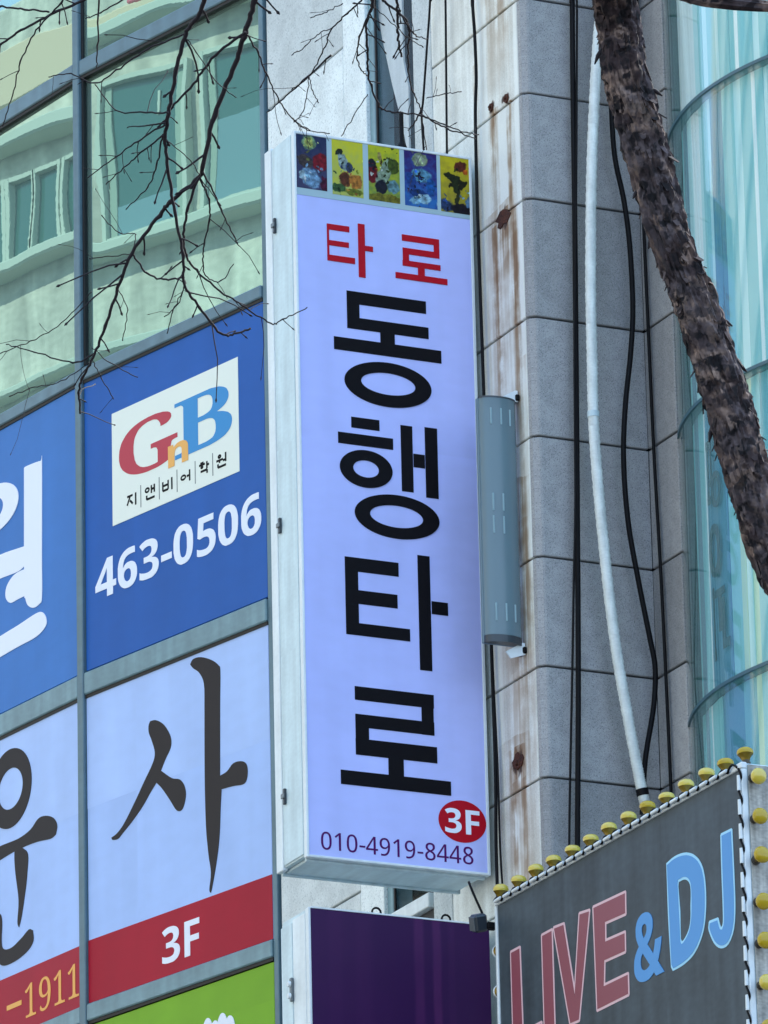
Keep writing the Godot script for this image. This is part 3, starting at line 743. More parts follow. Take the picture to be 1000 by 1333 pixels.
func stone_building():
	var t := thing("stone_building", "pale granite clad building corner with rust stained panels behind the hanging signs", "building")
	var st := mb()
	for b in [[0.032, -1.17, 5.0, -0.032], [0.45, -1.75, 5.0, -1.17], [0.032, -2.885, 5.0, -1.75]]:
		box(st, Vector3(b[0], 0, b[1]), Vector3(b[2], 17.2, b[3]), 0.0)
	box(st, Vector3(0.64, 0, -0.032), Vector3(1.2, 17.2, 0.2), 0.0)
	obj("wall", st, M.core, t)
	var xs := Transform3D(SIDE, Vector3.ZERO)
	for i in LEVELS.size() - 1:
		var y0: float = LEVELS[i] + 0.005
		var y1: float = LEVELS[i + 1] - 0.005
		# front of the pillar, its left edge chamfered
		st = mb()
		var jut := rng.randf_range(-0.0015, 0.0015)
		pillar_front(st, y0, y1, jut)
		obj("stone_panel", st, M["granite_%d" % (rng.randi() % 4)], t)
		# the return that comes forward at the pillar's right
		obj("stone_panel", box_of(Vector3(0.002, y0, -0.64), Vector3(0.29, y1, -0.595 + rng.randf_range(-0.0015, 0.0015)), 0.004, xs), M["granite_%d" % (rng.randi() % 4)], t)
		# the side wall next to the corner, stained
		uv_rect = Rect2(-0.97, 8.66, 0.97, 7.2)
		obj("stone_panel", box_of(Vector3(-0.965, y0, -0.031), Vector3(-0.046, y1, rng.randf_range(-0.0015, 0.0015)), 0.004, xs), M.stained, t)
		uv_rect = Rect2()
	# plain band beside the window, then the larger panels towards the curtain wall
	obj("window_surround", box_of(Vector3(-1.17, 8.7, -0.031), Vector3(-0.973, 15.86, 0.0), 0.003, xs), M.pale_1, t)
	obj("window_surround", box_of(Vector3(-1.955, 8.7, -0.031), Vector3(-1.70, 15.86, 0.004), 0.003, xs), M.pale_2, t)
	var big := [8.9, 9.6, 10.3, 11.0, 11.72, 12.45, 13.18, 13.91, 14.64, 15.37, 16.1]
	for i in big.size() - 1:
		obj("stone_panel", box_of(Vector3(-2.875, big[i] + 0.005, -0.031), Vector3(-1.965, big[i + 1] - 0.005, rng.randf_range(-0.0015, 0.0015)), 0.004, xs), M["pale_%d" % (rng.randi() % 4)], t)
	# below and above the panels that are in view
	obj("plinth", box_of(Vector3(-2.875, 0, -0.031), Vector3(-0.046, 8.69, -0.002), 0.004, xs), M.pale_0, t)
	obj("plinth", box_of(Vector3(0.0, 0, -0.031), Vector3(0.594, 8.7, -0.002), 0.004), M.granite_0, t)
	obj("plain_wall", box_of(Vector3(3.0, 0, -0.031), Vector3(4.998, 17.2, -0.002), 0.004), M.granite_1, t)
	# slim window in the side wall
	var g := obj("window", box_of(Vector3(-1.64, 8.7, -0.035), Vector3(-1.2, 15.86, -0.03), 0.0, xs), M.slot_glass, t)
	obj("frame", box_of(Vector3(-1.70, 8.7, -0.12), Vector3(-1.64, 15.86, -0.015), 0.004, xs), M.slate_pale, g)
	obj("frame", box_of(Vector3(-1.2, 8.7, -0.12), Vector3(-1.17, 15.86, -0.03), 0.004, xs), M.white_old, g)
	obj("frame", box_of(Vector3(-1.638, 8.7, -0.029), Vector3(-1.625, 15.86, -0.018), 0.003, xs), M.gasket, g)
	obj("sill", box_of(Vector3(-1.64, 10.03, -0.12), Vector3(-1.2, 10.1, 0.012), 0.004, xs), M.white_paint, g)
	obj("shadow_gap", box_of(Vector3(-1.64, 9.95, -0.11), Vector3(-1.2, 10.028, -0.02), 0.004, xs), M.gasket, g)  # near-black box that paints in the shadow gap below the sill
	st = mb()
	var cur := PackedVector2Array([Vector2(-1.69, 15.8), Vector2(-1.69, 14.86), Vector2(-1.6, 14.55), Vector2(-1.5, 14.27), Vector2(-1.4, 14.03), Vector2(-1.36, 13.9), Vector2(-1.33, 13.8), Vector2(-1.32, 14.2), Vector2(-1.37, 14.35), Vector2(-1.38, 15.8)])
	plate(st, cur, -0.055, -0.045, xs)
	obj("curtain", st, M.white_paint, g)
	obj("room_back", box_of(Vector3(-1.7, 8.7, -0.44), Vector3(-1.17, 15.86, -0.4), 0.0, xs), M.dark_glass, g)
	# old fixings left in the stone
	for f in [[-0.332, 13.715, 0.018], [-0.17, 13.70, 0.02], [-0.248, 10.46, 0.022]]:
		st = mb()
		lathe(st, [Vector2(f[2] * 0.3, 0), Vector2(f[2] * 1.25, 0.001), Vector2(f[2] * 1.1, 0.008), Vector2(f[2] * 0.6, 0.006), Vector2(0.007, 0.004), Vector2(0.007, 0.016), Vector2(0, 0.017)], 7, xs * Transform3D(Basis(Vector3.RIGHT, PI / 2), Vector3(f[0], f[1], 0.0)))
		obj("rusty_anchor", st, M.rust, t)
	for b in [[-0.24, 13.12, 0.075, 0.042, 21], [-0.25, 10.475, 0.06, 0.04, 22]]:
		var lump := PackedVector2Array()
		var r := RandomNumberGenerator.new()
		r.seed = b[4]
		for k in 13:
			var a := TAU * k / 13.0
			lump.append(Vector2(b[0], b[1]) + Vector2(cos(a) * b[2], sin(a) * b[3]) * r.randf_range(0.62, 1.15))
		st = mb()
		plate(st, lump, -0.012, 0.005, xs)
		obj("rusty_bracket", st, M.rust, t)

func pillar_front(st: SurfaceTool, y0: float, y1: float, jut: float):
	var c := PackedVector2Array([Vector2(0.0, -0.04), Vector2(0.006, -0.02), Vector2(0.03, 0.0), Vector2(0.042, 0.003), Vector2(0.594, 0.003)])
	var bev := 0.004
	for i in c.size() - 1:
		var a := c[i]
		var b := c[i + 1]
		var out := Vector3(-(b - a).y, 0, (b - a).x)
		var o := out.normalized() * jut
		quad(st, Vector3(a.x, y0 + bev, a.y) + o, Vector3(b.x, y0 + bev, b.y) + o, Vector3(b.x, y1 - bev, b.y) + o, Vector3(a.x, y1 - bev, a.y) + o, out)
		for e in [[y0, y0 + bev, -1.0], [y1, y1 - bev, 1.0]]:
			var i2 := -out.normalized() * bev + o
			quad(st, Vector3(a.x, e[0], a.y) + i2, Vector3(b.x, e[0], b.y) + i2, Vector3(b.x, e[1], b.y) + o, Vector3(a.x, e[1], a.y) + o, out + Vector3.UP * e[2])
			quad(st, Vector3(a.x, e[0], a.y) + i2, Vector3(b.x, e[0], b.y) + i2, Vector3(b.x, e[0], -0.031), Vector3(a.x, e[0], -0.045), Vector3.UP * e[2])

const FLOORS := [1.7, 3.4, 5.1, 6.8, 8.5, 10.2, 11.92, 13.63, 15.335, 17.05]
func curtain_wall():
	var t := thing("glass_curtain_wall", "green glass curtain wall with slate blue frames carrying the window signs", "building", P1)
	var width1 := 1.596
	var t1 := Transform3D(F1, Vector3.ZERO)
	var p2 := F1.x * -width1
	var t2 := Transform3D(F2, p2)
	# wall behind the glass
	var st := mb()
	box(st, Vector3(-width1 - 0.05, 0, -0.4), Vector3(-0.01, 17.1, -0.06), 0.0, t1)
	box(st, Vector3(-4.8, 0, -0.4), Vector3(0.04, 17.1, -0.065), 0.0, t2)
	obj("wall", st, M.core, t)
	obj("corner_post", box_of(Vector3(-0.04, 0, -0.05), Vector3(-0.004, 17.1, 0.014), 0.003, t1), M.slate, t)
	obj("mullion", box_of(Vector3(-width1 - 0.028, 0, -0.05), Vector3(-width1 + 0.026, 17.1, 0.032), 0.005, t1), M.slate, t)
	obj("mullion", box_of(Vector3(-1.63, 0, -0.05), Vector3(-1.575, 17.1, 0.032), 0.005, t2), M.slate, t)
	obj("mullion", box_of(Vector3(-3.23, 0, -0.05), Vector3(-3.175, 17.1, 0.032), 0.005, t2), M.slate, t)
	var spans := [[t1, -width1 + 0.027, -0.041], [t2, -1.574, -0.03], [t2, -3.174, -1.631]]
	for s in spans:
		for i in FLOORS.size():
			var y: float = FLOORS[i]
			var high: float = 0.1 if i != 6 else 0.13
			if i == 7:
				high = 0.08
			var tr := obj("transom", box_of(Vector3(s[1], y + 0.012, -0.05), Vector3(s[2], y + high, 0.028), 0.006, s[0]), M.slate_pale if i == 6 or i == 5 else M.slate, t)
			obj("gasket", box_of(Vector3(s[1], y - 0.006, -0.05), Vector3(s[2], y + 0.0115, 0.018), 0.0, s[0]), M.gasket, tr)
			if i > 0 and (i < 5 or i > 7 or s[1] < -3.0):
				var g := obj("window_pane", box_of(Vector3(s[1], FLOORS[i - 1] + 0.08, -0.012), Vector3(s[2], y - 0.006, 0.0), 0.0, s[0] * Transform3D(Basis(Vector3.UP, rng.randf_range(-0.0015, 0.0015)) * Basis(Vector3.RIGHT, rng.randf_range(-0.002, 0.002)), Vector3(0, 0, 0))), M.green_glass, t)
				obj("seal", box_of(Vector3(s[1], FLOORS[i - 1] + 0.1, -0.01), Vector3(s[1] + 0.014, y - 0.006, 0.012), 0.002, s[0]), M.gasket, g)

const TOWER := Vector3(2.05, 0, 0.97)
func glass_tower():
	var t := thing("curved_glass_bay", "curved blue green glass bay with thin ring joints right of the stone pillar", "building", TOWER)
	var r := 1.6
	var rings := [7.76, 9.16, 10.56, 11.945, 13.385, 14.8, 16.2]
	for i in rings.size() - 1:
		for k in 5:
			var a0 := -38.0 + k * 51.2
			var a1 := a0 + 50.9
			var st := mb()
			arc(st, r, r - 0.01, a0, a1, rings[i] + 0.008, rings[i + 1] - 0.008)
			obj("glass_pane", st, M.clear_glass, t)
	for y in rings:
		var st := mb()
		arc(st, r + 0.006, r - 0.05, -40.0, 220.0, y - 0.009, y + 0.007)
		obj("ring_joint", st, M.joint, t)
	var st := mb()
	arc(st, r, r - 0.3, -40.0, 220.0, 0.0, 7.74)
	obj("base_wall", st, M.granite_1, t)
	st = mb()
	lathe(st, [Vector2(0, 16.22), Vector2(r - 0.05, 16.22), Vector2(r - 0.05, 16.5), Vector2(0, 16.5)], 48)
	obj("roof", st, M.core, t)
	# strips behind the glass toned to paint in reflected streaks, plus the blue lettered panel
	var tones := {
		w = mat(Color(0.95, 0.98, 0.98), 0.5), p = mat(Color(0.76, 0.91, 0.92), 0.6), t = mat(Color(0.52, 0.78, 0.8), 0.6), d = mat(Color(0.38, 0.64, 0.7), 0.6),
		b = mat(Color(0.2, 0.47, 0.6), 0.6), g = mat(Color(0.75, 0.86, 0.72), 0.6), s = mat(Color(0.4, 0.52, 0.6), 0.6)}
	# per storey: angle where a tone starts (degrees, falling from the wall side)
	var plan := [
		[[7.78, 9.14], "193s 189w 187t 175p 173t 168g 166t"],
		[[9.18, 10.54], "196s 193t 192w 191.2t 186b 178d 174g 172.5t 171g 170t"],
		[[10.58, 11.93], "196s 193t 190w 189.4b 181t 177.3g 175.8p 174g 172.5t 170d 168t"],
		[[11.96, 13.37], "196s 193p 190.5w 187p 185.5t 183p 182b 178t 174p 172t 169w 168t 166p 165t"],
		[[13.4, 14.78], "198w 187.5p 185.5t 184p 182t 179p 178t 173w 172t 168p 166.5t"],
		[[14.82, 16.18], "198w 187t 179p 178t 172t"]]
	for f in plan:
		var marks := []
		for word in f[1].split(" "):
			marks.append([float(word.left(-1)), word.right(1)])
		var a := 198.0
		while a > -37.0:
			var kind := "t"
			for m in marks:
				if a <= m[0] + 0.001:
					kind = m[1]
			if a < 164.0:
				kind = ["t", "t", "p", "d", "t", "w"][rng.randi() % 6]
			var step := rng.randf_range(1.2, 3.2)
			if a < 150.0:
				step *= 2.2
			for m in marks:
				if m[0] < a - 0.05 and m[0] > a - step - 0.2:
					step = a - m[0]
					break
			var sst := mb()
			var rr := r - 0.04 - (0.004 if rng.randf() < 0.4 else 0.0)
			arc(sst, rr, rr - 0.004, a - step, a, f[0][0], f[0][1])
			obj("reflection_panel_strip", sst, tones[kind], t)
			a -= step
	# dark lettering stuck on the blue strip, turned on its side
	var dark := mat(Color(0.03, 0.13, 0.22), 0.6)
	for L in [["O", 184.2, 11.5, 3.6, 0.17], ["O", 185.6, 11.22, 4.4, 0.25], ["T", 184.2, 10.93, 3.8, 0.2], ["L", 182.2, 10.86, 2.6, 0.24], ["I", 187.2, 11.6, 1.2, 0.3], ["I", 185.9, 11.66, 1.2, 0.26], ["I", 186.8, 10.88, 0.7, 0.34]]:
		var a := deg_to_rad(L[1])
		var n := Vector3(cos(a), 0, sin(a))
		var wide: float = deg_to_rad(L[3]) * r
		var s := text(L[0], "Droid Sans", 700, [-wide / 2, -L[4] / 2, wide / 2, L[4] / 2], 0.0, 0.004)
		var o := obj("letter", s, dark, t)
		o.transform = Transform3D(Basis(Vector3.UP.cross(n), Vector3.UP, n), n * (r - 0.028) + Vector3(0, L[2], 0))

func arc(st: SurfaceTool, r1: float, r0: float, a0: float, a1: float, y0: float, y1: float):
	var n := maxi(1, int(ceil((a1 - a0) / 2.5)))
	for i in n:
		var t0 := deg_to_rad(lerpf(a0, a1, float(i) / n))
		var t1 := deg_to_rad(lerpf(a0, a1, float(i + 1) / n))
		var c0 := Vector3(cos(t0), 0, sin(t0))
		var c1 := Vector3(cos(t1), 0, sin(t1))
		var u0 := Vector3.UP * y0
		var u1 := Vector3.UP * y1
		for s in [[r1, 1.0], [r0, -1.0]]:
			for tr in [[c0 * s[0] + u0, c1 * s[0] + u0, c1 * s[0] + u1, c0, c1, c1], [c0 * s[0] + u0, c1 * s[0] + u1, c0 * s[0] + u1, c0, c1, c0]]:
				tri_smooth(st, tr[0], tr[1], tr[2], tr[3] * s[1], tr[4] * s[1], tr[5] * s[1])
		quad(st, c0 * r0 + u0, c1 * r0 + u0, c1 * r1 + u0, c0 * r1 + u0, Vector3.DOWN)
		quad(st, c0 * r0 + u1, c1 * r0 + u1, c1 * r1 + u1, c0 * r1 + u1, Vector3.UP)
		if i == 0:
			quad(st, c0 * r0 + u0, c0 * r1 + u0, c0 * r1 + u1, c0 * r0 + u1, Vector3(sin(t0), 0, -cos(t0)))
		if i == n - 1:
			quad(st, c1 * r0 + u0, c1 * r1 + u0, c1 * r1 + u1, c1 * r0 + u1, Vector3(-sin(t1), 0, cos(t1)))

# the cream building across the street, seen in the green glass; local x runs to -z, local z faces +x
func opposite_building():
	var b := Basis(Vector3(0, 0, -1), Vector3.UP, Vector3(1, 0, 0))
	var t := thing("opposite_building", "cream building with ledges and white windows mirrored in the green glass", "building", Vector3(-20, 0, 0), b)
	obj("wall", box_of(Vector3(-14, 0, -10), Vector3(46, 29.1, 0), 0.05), M.cream_wall, t)  # wall lengthened past the mirrored stretch to bounce light onto the corner
	for y in [[27.36, 0.14], [26.02, 0.12], [23.92, 0.12], [22.9, 0.1], [21.4, 0.1], [19.0, 0.1], [24.75, 0.08]]:
		if y[0] == 24.75:
			obj("ledge", box_of(Vector3(24, y[0], 0.002), Vector3(40.1, y[0] + y[1], 0.18), 0.02), M.far_frame, t)
		else:
			obj("ledge", box_of(Vector3(-14.1, y[0], 0.002), Vector3(46.1, y[0] + y[1], 0.25), 0.02), M.far_frame, t)
	obj("fascia", box_of(Vector3(-14.1, 27.9, 0.002), Vector3(46.1, 28.5, 0.12), 0.02), M.peach, t)
	for k in 5:
		obj("emblem", box_of(Vector3(18.4 + k * 0.45, 26.32 + 0.1 * (k % 2), 0.002), Vector3(18.62 + k * 0.45, 26.5 + 0.1 * (k % 2), 0.04), 0.02), M.pink, t)
	obj("fascia", box_of(Vector3(16, 26.16, 0.002), Vector3(24, 26.28, 0.1), 0.02), M.peach, t)
	for w in [[18.6, 19.58, 24.12, 25.6], [19.84, 20.78, 24.12, 25.6], [28.2, 28.5, 26.2, 27.05], [28.62, 28.98, 26.2, 27.05], [29.05, 29.4, 26.2, 27.05], [29.5, 29.9, 26.2, 27.05], [14.6, 16.6, 24.12, 25.55], [24.2, 26.4, 24.12, 25.55], [12, 14, 20, 21.2], [18.7, 20.7, 19.4, 21.0], [27.5, 29.5, 19.4, 21.0]]:
		var f := obj("window", box_of(Vector3(w[0], w[2], 0.002), Vector3(w[1], w[3], 0.03), 0.0), M.far_glass, t)
		var st := mb()
		var h := 0.05
		box(st, Vector3(w[0] - h, w[2] - h, 0.002), Vector3(w[0], w[3] + h, 0.1))
		box(st, Vector3(w[1], w[2] - h, 0.002), Vector3(w[1] + h, w[3] + h, 0.1))
		box(st, Vector3(w[0] + 0.001, w[2] - h, 0.002), Vector3(w[1] - 0.001, w[2], 0.098))
		box(st, Vector3(w[0] + 0.001, w[3], 0.002), Vector3(w[1] - 0.001, w[3] + h, 0.098))
		obj("frame", st, M.far_frame, f)
		if w[2] > 23.0 and w[2] < 25.0:
			obj("blind", box_of(Vector3(w[0] + 0.01, w[2] + 0.01, 0.032), Vector3(w[1] - 0.01, w[2] + (0.85 if w[0] < 19 else 0.3), 0.04), 0.0), M.blind, f)
			obj("curtain", box_of(Vector3(w[1] - 0.1, w[2] + 0.01, 0.033), Vector3(w[1] - 0.02, w[3] - 0.01, 0.05), 0.01), M.curtain_pale, f)
			obj("curtain", box_of(Vector3(w[0] + 0.02, w[2] + 0.01, 0.033), Vector3(w[0] + 0.1, w[3] - 0.01, 0.05), 0.01), M.curtain_pale, f)
			obj("tube_light", box_of(Vector3(w[0] + 0.3, w[3] - 0.4, 0.033), Vector3(w[0] + 0.33, w[3] - 0.15, 0.045), 0.01), M.far_frame, f)

# ---------------------------------------------------------------- lettered films in the curtain wall's windows
func film_thing(which: int, called: String, label: String, u0: float, u1: float, y0: float, y1: float, m: Material) -> Node3D:
	var b := F1 if which == 1 else F2
	var o := P1 if which == 1 else P1 + F1.x * -1.596
	var t := thing(called, label, "sign", o + Vector3(0, y0, 0) + b.z * 0.004, b)
	obj("panel", box_of(Vector3(u0, 0, -0.01), Vector3(u1, y1 - y0, 0.008), 0.002), m, t)
	return t

func strokes(list: Array, dy: float, z0: float, z1: float) -> SurfaceTool:
	var st := mb()
	for i in list.size():
		plate(st, smooth2(pts2(list[i], dy)), z0, z1 + 0.0003 * i)
	return st

func ring(st: SurfaceTool, a: Array, dy: float, z0: float, z1: float):
	band(st, ellipse(a[0], a[1] - dy, a[2], a[3]), ellipse(a[4], a[5] - dy, a[6], a[7]), z0, z1)

func window_films():
	var z0 := 0.0085
	var z1 := 0.0105
	# blue sheet with the white card
	var y0 := 12.06
	var t := film_thing(1, "window_sign", "royal blue window sign with white logo card and telephone number", -1.566, -0.043, y0, 13.63, M.film_blue)
	var c := CARD
	obj("logo_card", box_of(Vector3(c[0], c[1] - y0, z0), Vector3(c[2], c[3] - y0, z1), 0.0), M.print_cream, t)
	var lift := func(r: Array) -> Array: return [r[0], r[1] - y0, r[2], r[3] - y0]
	obj("letter", text("G", "Droid Serif", 700, lift.call(G_BOX), z1 + 0.0003, z1 + 0.001), mat(Color(0.72, 0.16, 0.25), 0.5), t)
	obj("letter", text("B", "Droid Serif", 700, lift.call(B_BOX), z1 + 0.0006, z1 + 0.0013), M.print_sky, t)
	obj("letter", text("n", "Droid Sans", 700, lift.call(N_BOX), z1 + 0.001, z1 + 0.0022), M.print_orange, t)
	small_hangul(t, y0, z1)
	digits("463-0506", "Droid Sans", 700, lift.call(TEL_BOX), z0, z1, M.print_white, t)
	# white sheet with one brushed syllable over a red strip
	y0 = 10.305
	t = film_thing(1, "window_sign", "white window sign with one black brushed syllable above a red 3F strip", -1.566, -0.043, y0, 11.917, M.film_white)
	obj("red_strip", box_of(Vector3(-1.566, 0, 0.0082), Vector3(-0.043, 0.327, 0.0098), 0.0), M.film_red, t)
	obj("film_overlap", box_of(Vector3(-1.5655, 1.020, 0.0081), Vector3(-0.0435, 1.611, 0.0084), 0.0), M.film_white_top, t)
	obj("brushed_syllable", strokes([BRUSH_SIOT, BRUSH_A], y0, z0, z1), M.print_ink, t)
	obj("floor_number", text("3F", "Droid Sans", 700, lift_by(SA_FLOOR, y0), 0.01, 0.0115), M.print_white, t)
	# lime sheet below
	y0 = 8.6
	t = film_thing(1, "window_sign", "lime green window sign at the bottom under the red 3F strip", -1.566, -0.043, y0, 10.19, M.film_green)
	var st := mb()
	for k in 5:
		plate(st, ellipse(-0.64 + 0.06 * k, 1.305 + 0.025 * (k % 2), 0.045, 0.09), z0, z1 + 0.0003 * k)
	obj("white_emblem", st, M.print_white, t)
	# second facet
	y0 = 12.06
	t = film_thing(2, "window_sign", "paler blue window sign with one large white rounded syllable, cut by the picture edge", -1.57, -0.032, y0, 13.625, M.film_blue_pale)
	st = strokes([WON_BAR, WON_TICK, WON_STEM, WON_FOOT], y0, z0, z1)
	ring(st, WON_RING, y0, z0, z1 + 0.0015)
	obj("white_syllable", st, M.print_white, t)
	y0 = 10.305
	t = film_thing(2, "window_sign", "white window sign with half a brushed syllable above a red strip numbered in yellow", -1.57, -0.032, y0, 11.917, M.film_white)
	obj("red_strip", box_of(Vector3(-1.57, 0, 0.0082), Vector3(-0.032, 0.318, 0.0098), 0.0), M.film_red, t)
	obj("film_overlap", box_of(Vector3(-1.5695, 1.020, 0.0081), Vector3(-0.0325, 1.611, 0.0084), 0.0), M.film_white_top, t)
	st = strokes([YUN_BAR, YUN_STEM, YUN_HOOK], y0, z0, z1)
	ring(st, YUN_RING, y0, z0, z1 + 0.0015)
	obj("brushed_syllable", st, M.print_ink, t)
	digits("1911", "Droid Serif", 400, lift_by(YUN_NUM, y0), 0.01, 0.0115, mat(Color(0.92, 0.66, 0.3), 0.5), t)
	var dash := lift_by(YUN_DASH, y0)
	obj("number_dash", box_of(Vector3(dash[0], dash[1], 0.01), Vector3(dash[2], dash[3], 0.0115), 0.0), mat(Color(0.92, 0.66, 0.3), 0.5), t)
	film_thing(2, "window_sign", "red window sign at the bottom left corner under the yellow number", -1.57, -0.032, 8.6, 10.19, M.film_red)

func lift_by(r: Array, y0: float) -> Array:
	return [r[0], r[1] - y0, r[2], r[3] - y0]

# six small syllables, each a set of pen strokes in a unit square (o = ring)
func small_hangul(t: Node3D, y0: float, z: float):
	var glyphs := [
		["0 .9 .55 .9", ".3 .9 0 .2", ".28 .55 .55 .2", ".85 1 .85 0"],
		["o .25 .75 .22", ".62 1 .62 .4", ".88 1 .88 .4", ".62 .7 .88 .7", ".2 .35 .2 .05", ".2 .05 .9 .05"],
		["0 .9 0 .15", ".5 .9 .5 .15", "0 .55 .5 .55", "0 .15 .5 .15", ".85 1 .85 0"],
		["o .25 .5 .27", ".85 1 .85 0", ".58 .5 .85 .5"],
		[".12 1 .45 1", "0 .86 .58 .86", "o .28 .65 .15", ".78 1 .78 .38", ".78 .7 1 .7", ".15 .3 .8 .3", ".8 .3 .8 0"],
		["o .3 .85 .17", "0 .56 .62 .56", ".3 .56 .3 .36", ".88 1 .88 .3", ".62 .45 .88 .45", ".15 .3 .15 .04", ".15 .04 .9 .04"]]
	for i in 6:
		var x0: float = SMALL[i * 4]
		var b: float = SMALL[i * 4 + 1] - y0
		var w: float = SMALL[i * 4 + 2] - x0
		var h: float = SMALL[i * 4 + 3] - y0 - b
		var st := mb()
		var n := 0
		for s in glyphs[i]:
			var p: PackedStringArray = s.split(" ")
			n += 1
			if p[0] == "o":
				var q := Vector2(x0 + float(p[1]) * w, b + float(p[2]) * h)
				var r := float(p[3])
				band(st, ellipse(q.x, q.y, r * w, r * h, 20), ellipse(q.x, q.y, r * w - 0.011, r * h - 0.011, 20), z + 0.0002, z + 0.0006 + 0.0001 * n)
			else:
				var a := Vector2(x0 + float(p[0]) * w, b + float(p[1]) * h)
				var e := Vector2(x0 + float(p[2]) * w, b + float(p[3]) * h)
				var side := (e - a).normalized().orthogonal() * 0.006
				plate(st, PackedVector2Array([a + side, e + side, e - side, a - side]), z + 0.0002, z + 0.0006 + 0.0001 * n)
		obj("small_syllable", st, M.print_black, t)
		if i < 5:
			var xm: float = (x0 + w + SMALL[i * 4 + 4]) / 2.0
			var ym: float = b + h / 2.0
			obj("divider", box_of(Vector3(xm - 0.003, ym - 0.06, z + 0.0002), Vector3(xm + 0.003, ym + 0.06, z + 0.0008), 0.0), M.grey_metal, t)

# ---------------------------------------------------------------- the projecting signs
func tarot_sign():
	var w := 0.923
	var h := 3.52
	var d := 0.32
	var t := thing("projecting_sign", "tall white lightbox sign with big black syllables under five tarot cards", "sign", Vector3(-0.963, 9.99, -0.484))
	obj("case", box_of(Vector3(0.004, 0.012, -d + 0.004), Vector3(w - 0.004, h - 0.004, -0.012), 0.002), M.white_old, t)
	obj("face", box_of(Vector3(0.012, 0.012, -0.0118), Vector3(w - 0.014, h - 0.012, -0.002), 0.001), M.sign_face, t)
	for f in [[0.0, 0.0, 0.0118, h], [w - 0.0138, 0.0, w, h], [0.012, 0.0, w - 0.014, 0.0118], [0.012, h - 0.0118, w - 0.014, h]]:
		obj("edge_trim", box_of(Vector3(f[0], f[1], -0.03), Vector3(f[2], f[3], 0.004), 0.002), M.white_paint, t)
	# left side: a door panel, a rear angle, three latches
	obj("side_panel", box_of(Vector3(-0.002, 0.02, -d + 0.075), Vector3(0.006, h - 0.01, -0.034), 0.003), M.white_old, t)
	obj("rear_angle", box_of(Vector3(-0.006, 0.0, -d), Vector3(0.02, h, -d + 0.072), 0.003), M.white_paint, t)
	for y in [0.3, 1.6, 3.08]:
		var l := obj("latch", box_of(Vector3(-0.016, y, -d + 0.1), Vector3(-0.002, y + 0.075, -d + 0.118), 0.003), M.smoke, t)
		obj("latch_tongue", box_of(Vector3(-0.022, y + 0.028, -d + 0.094), Vector3(-0.016, y + 0.05, -d + 0.126), 0.002), M.grey_metal, l)
	# underside with its rails
	obj("bottom_plate", box_of(Vector3(0.03, -0.002, -d + 0.03), Vector3(w - 0.03, 0.011, -0.05), 0.002), M.white_old, t)
	obj("bottom_rail", box_of(Vector3(0.012, -0.012, -0.05), Vector3(w - 0.012, 0.011, -0.031), 0.003), M.white_old, t)
	obj("bottom_rail", box_of(Vector3(0.012, -0.012, -d + 0.01), Vector3(w - 0.012, 0.011, -d + 0.03), 0.003), M.white_old, t)
	obj("top_plate", box_of(Vector3(0.012, h - 0.0038, -d + 0.01), Vector3(w - 0.012, h + 0.004, -0.031), 0.002), M.white_old, t)
	# arms that hold it to the wall
	for y in [0.5, 1.9, 3.2]:
		obj("wall_arm", box_of(Vector3(w, y, -0.2), Vector3(w + 0.045, y + 0.05, -0.14), 0.004), M.grey_metal, t)
	var st := mb()
	lathe(st, [Vector2(0, 0), Vector2(0.026, 0), Vector2(0.03, 0.02), Vector2(0.018, 0.045), Vector2(0.011, 0.06), Vector2(0.011, 0.2), Vector2(0, 0.2)], 14, Transform3D(Basis.IDENTITY, Vector3(0.6, h + 0.004, -0.08)))
	obj("hanging_eye", st, M.cable, t)
	# printed strip: five painted cards
	var a := STRIP
	obj("card_strip", box_of(Vector3(0.0125, a[3] - 0.012, -0.0019), Vector3(w - 0.015, h - 0.012, -0.0002), 0.0), mat(Color(0.62, 0.72, 0.75), 0.5), t)
	for k in 5:
		uv_rect = Rect2(CARDS[k * 4], CARDS[k * 4 + 1], CARDS[k * 4 + 2] - CARDS[k * 4], CARDS[k * 4 + 3] - CARDS[k * 4 + 1])
		var cm := mat(Color(0.85, 0.88, 0.9), 0.5, 0.0, 0.25)
		cm.albedo_texture = card_picture(k)
		cm.texture_repeat = false
		obj("tarot_card", box_of(Vector3(CARDS[k * 4], CARDS[k * 4 + 1], -0.0001), Vector3(CARDS[k * 4 + 2], minf(CARDS[k * 4 + 3], h - 0.013), 0.0008), 0.0), cm, t)
		uv_rect = Rect2()
	# syllables
	var z0 := -0.0019
	var z1 := 0.0005
	for g in [["red_syllable", RED_TA, [], M.print_red], ["red_syllable", RED_RO, [], M.print_red], ["black_syllable", DONG, [DONG_RING], M.print_black], ["black_syllable", HAENG, [HAENG_RING, HAENG_RING_LOW], M.print_black], ["black_syllable", TA, [], M.print_black], ["black_syllable", RO, [], M.print_black]]:
		st = mb()
		rects(st, g[1], z0, z1, 0.003 if g[0] == "red_syllable" else 0.0)
		for r in g[2]:
			ring(st, r, 0.0, z0, z1 + 0.002)
		obj(g[0], st, g[3], t)
	st = mb()
	plate(st, ellipse(CIRCLE[0], CIRCLE[1], CIRCLE[2], CIRCLE[3]), z0, -0.0003)
	var disc := obj("floor_disc", st, M.print_red, t)
	obj("floor_number", text("3F", "Droid Sans", 700, FLOOR_BOX, -0.0002, 0.0008), M.print_white, disc)
	digits("010-4919-8448", "Droid Sans", 400, PHONE_BOX, z0, -0.0006, M.print_purple, t)

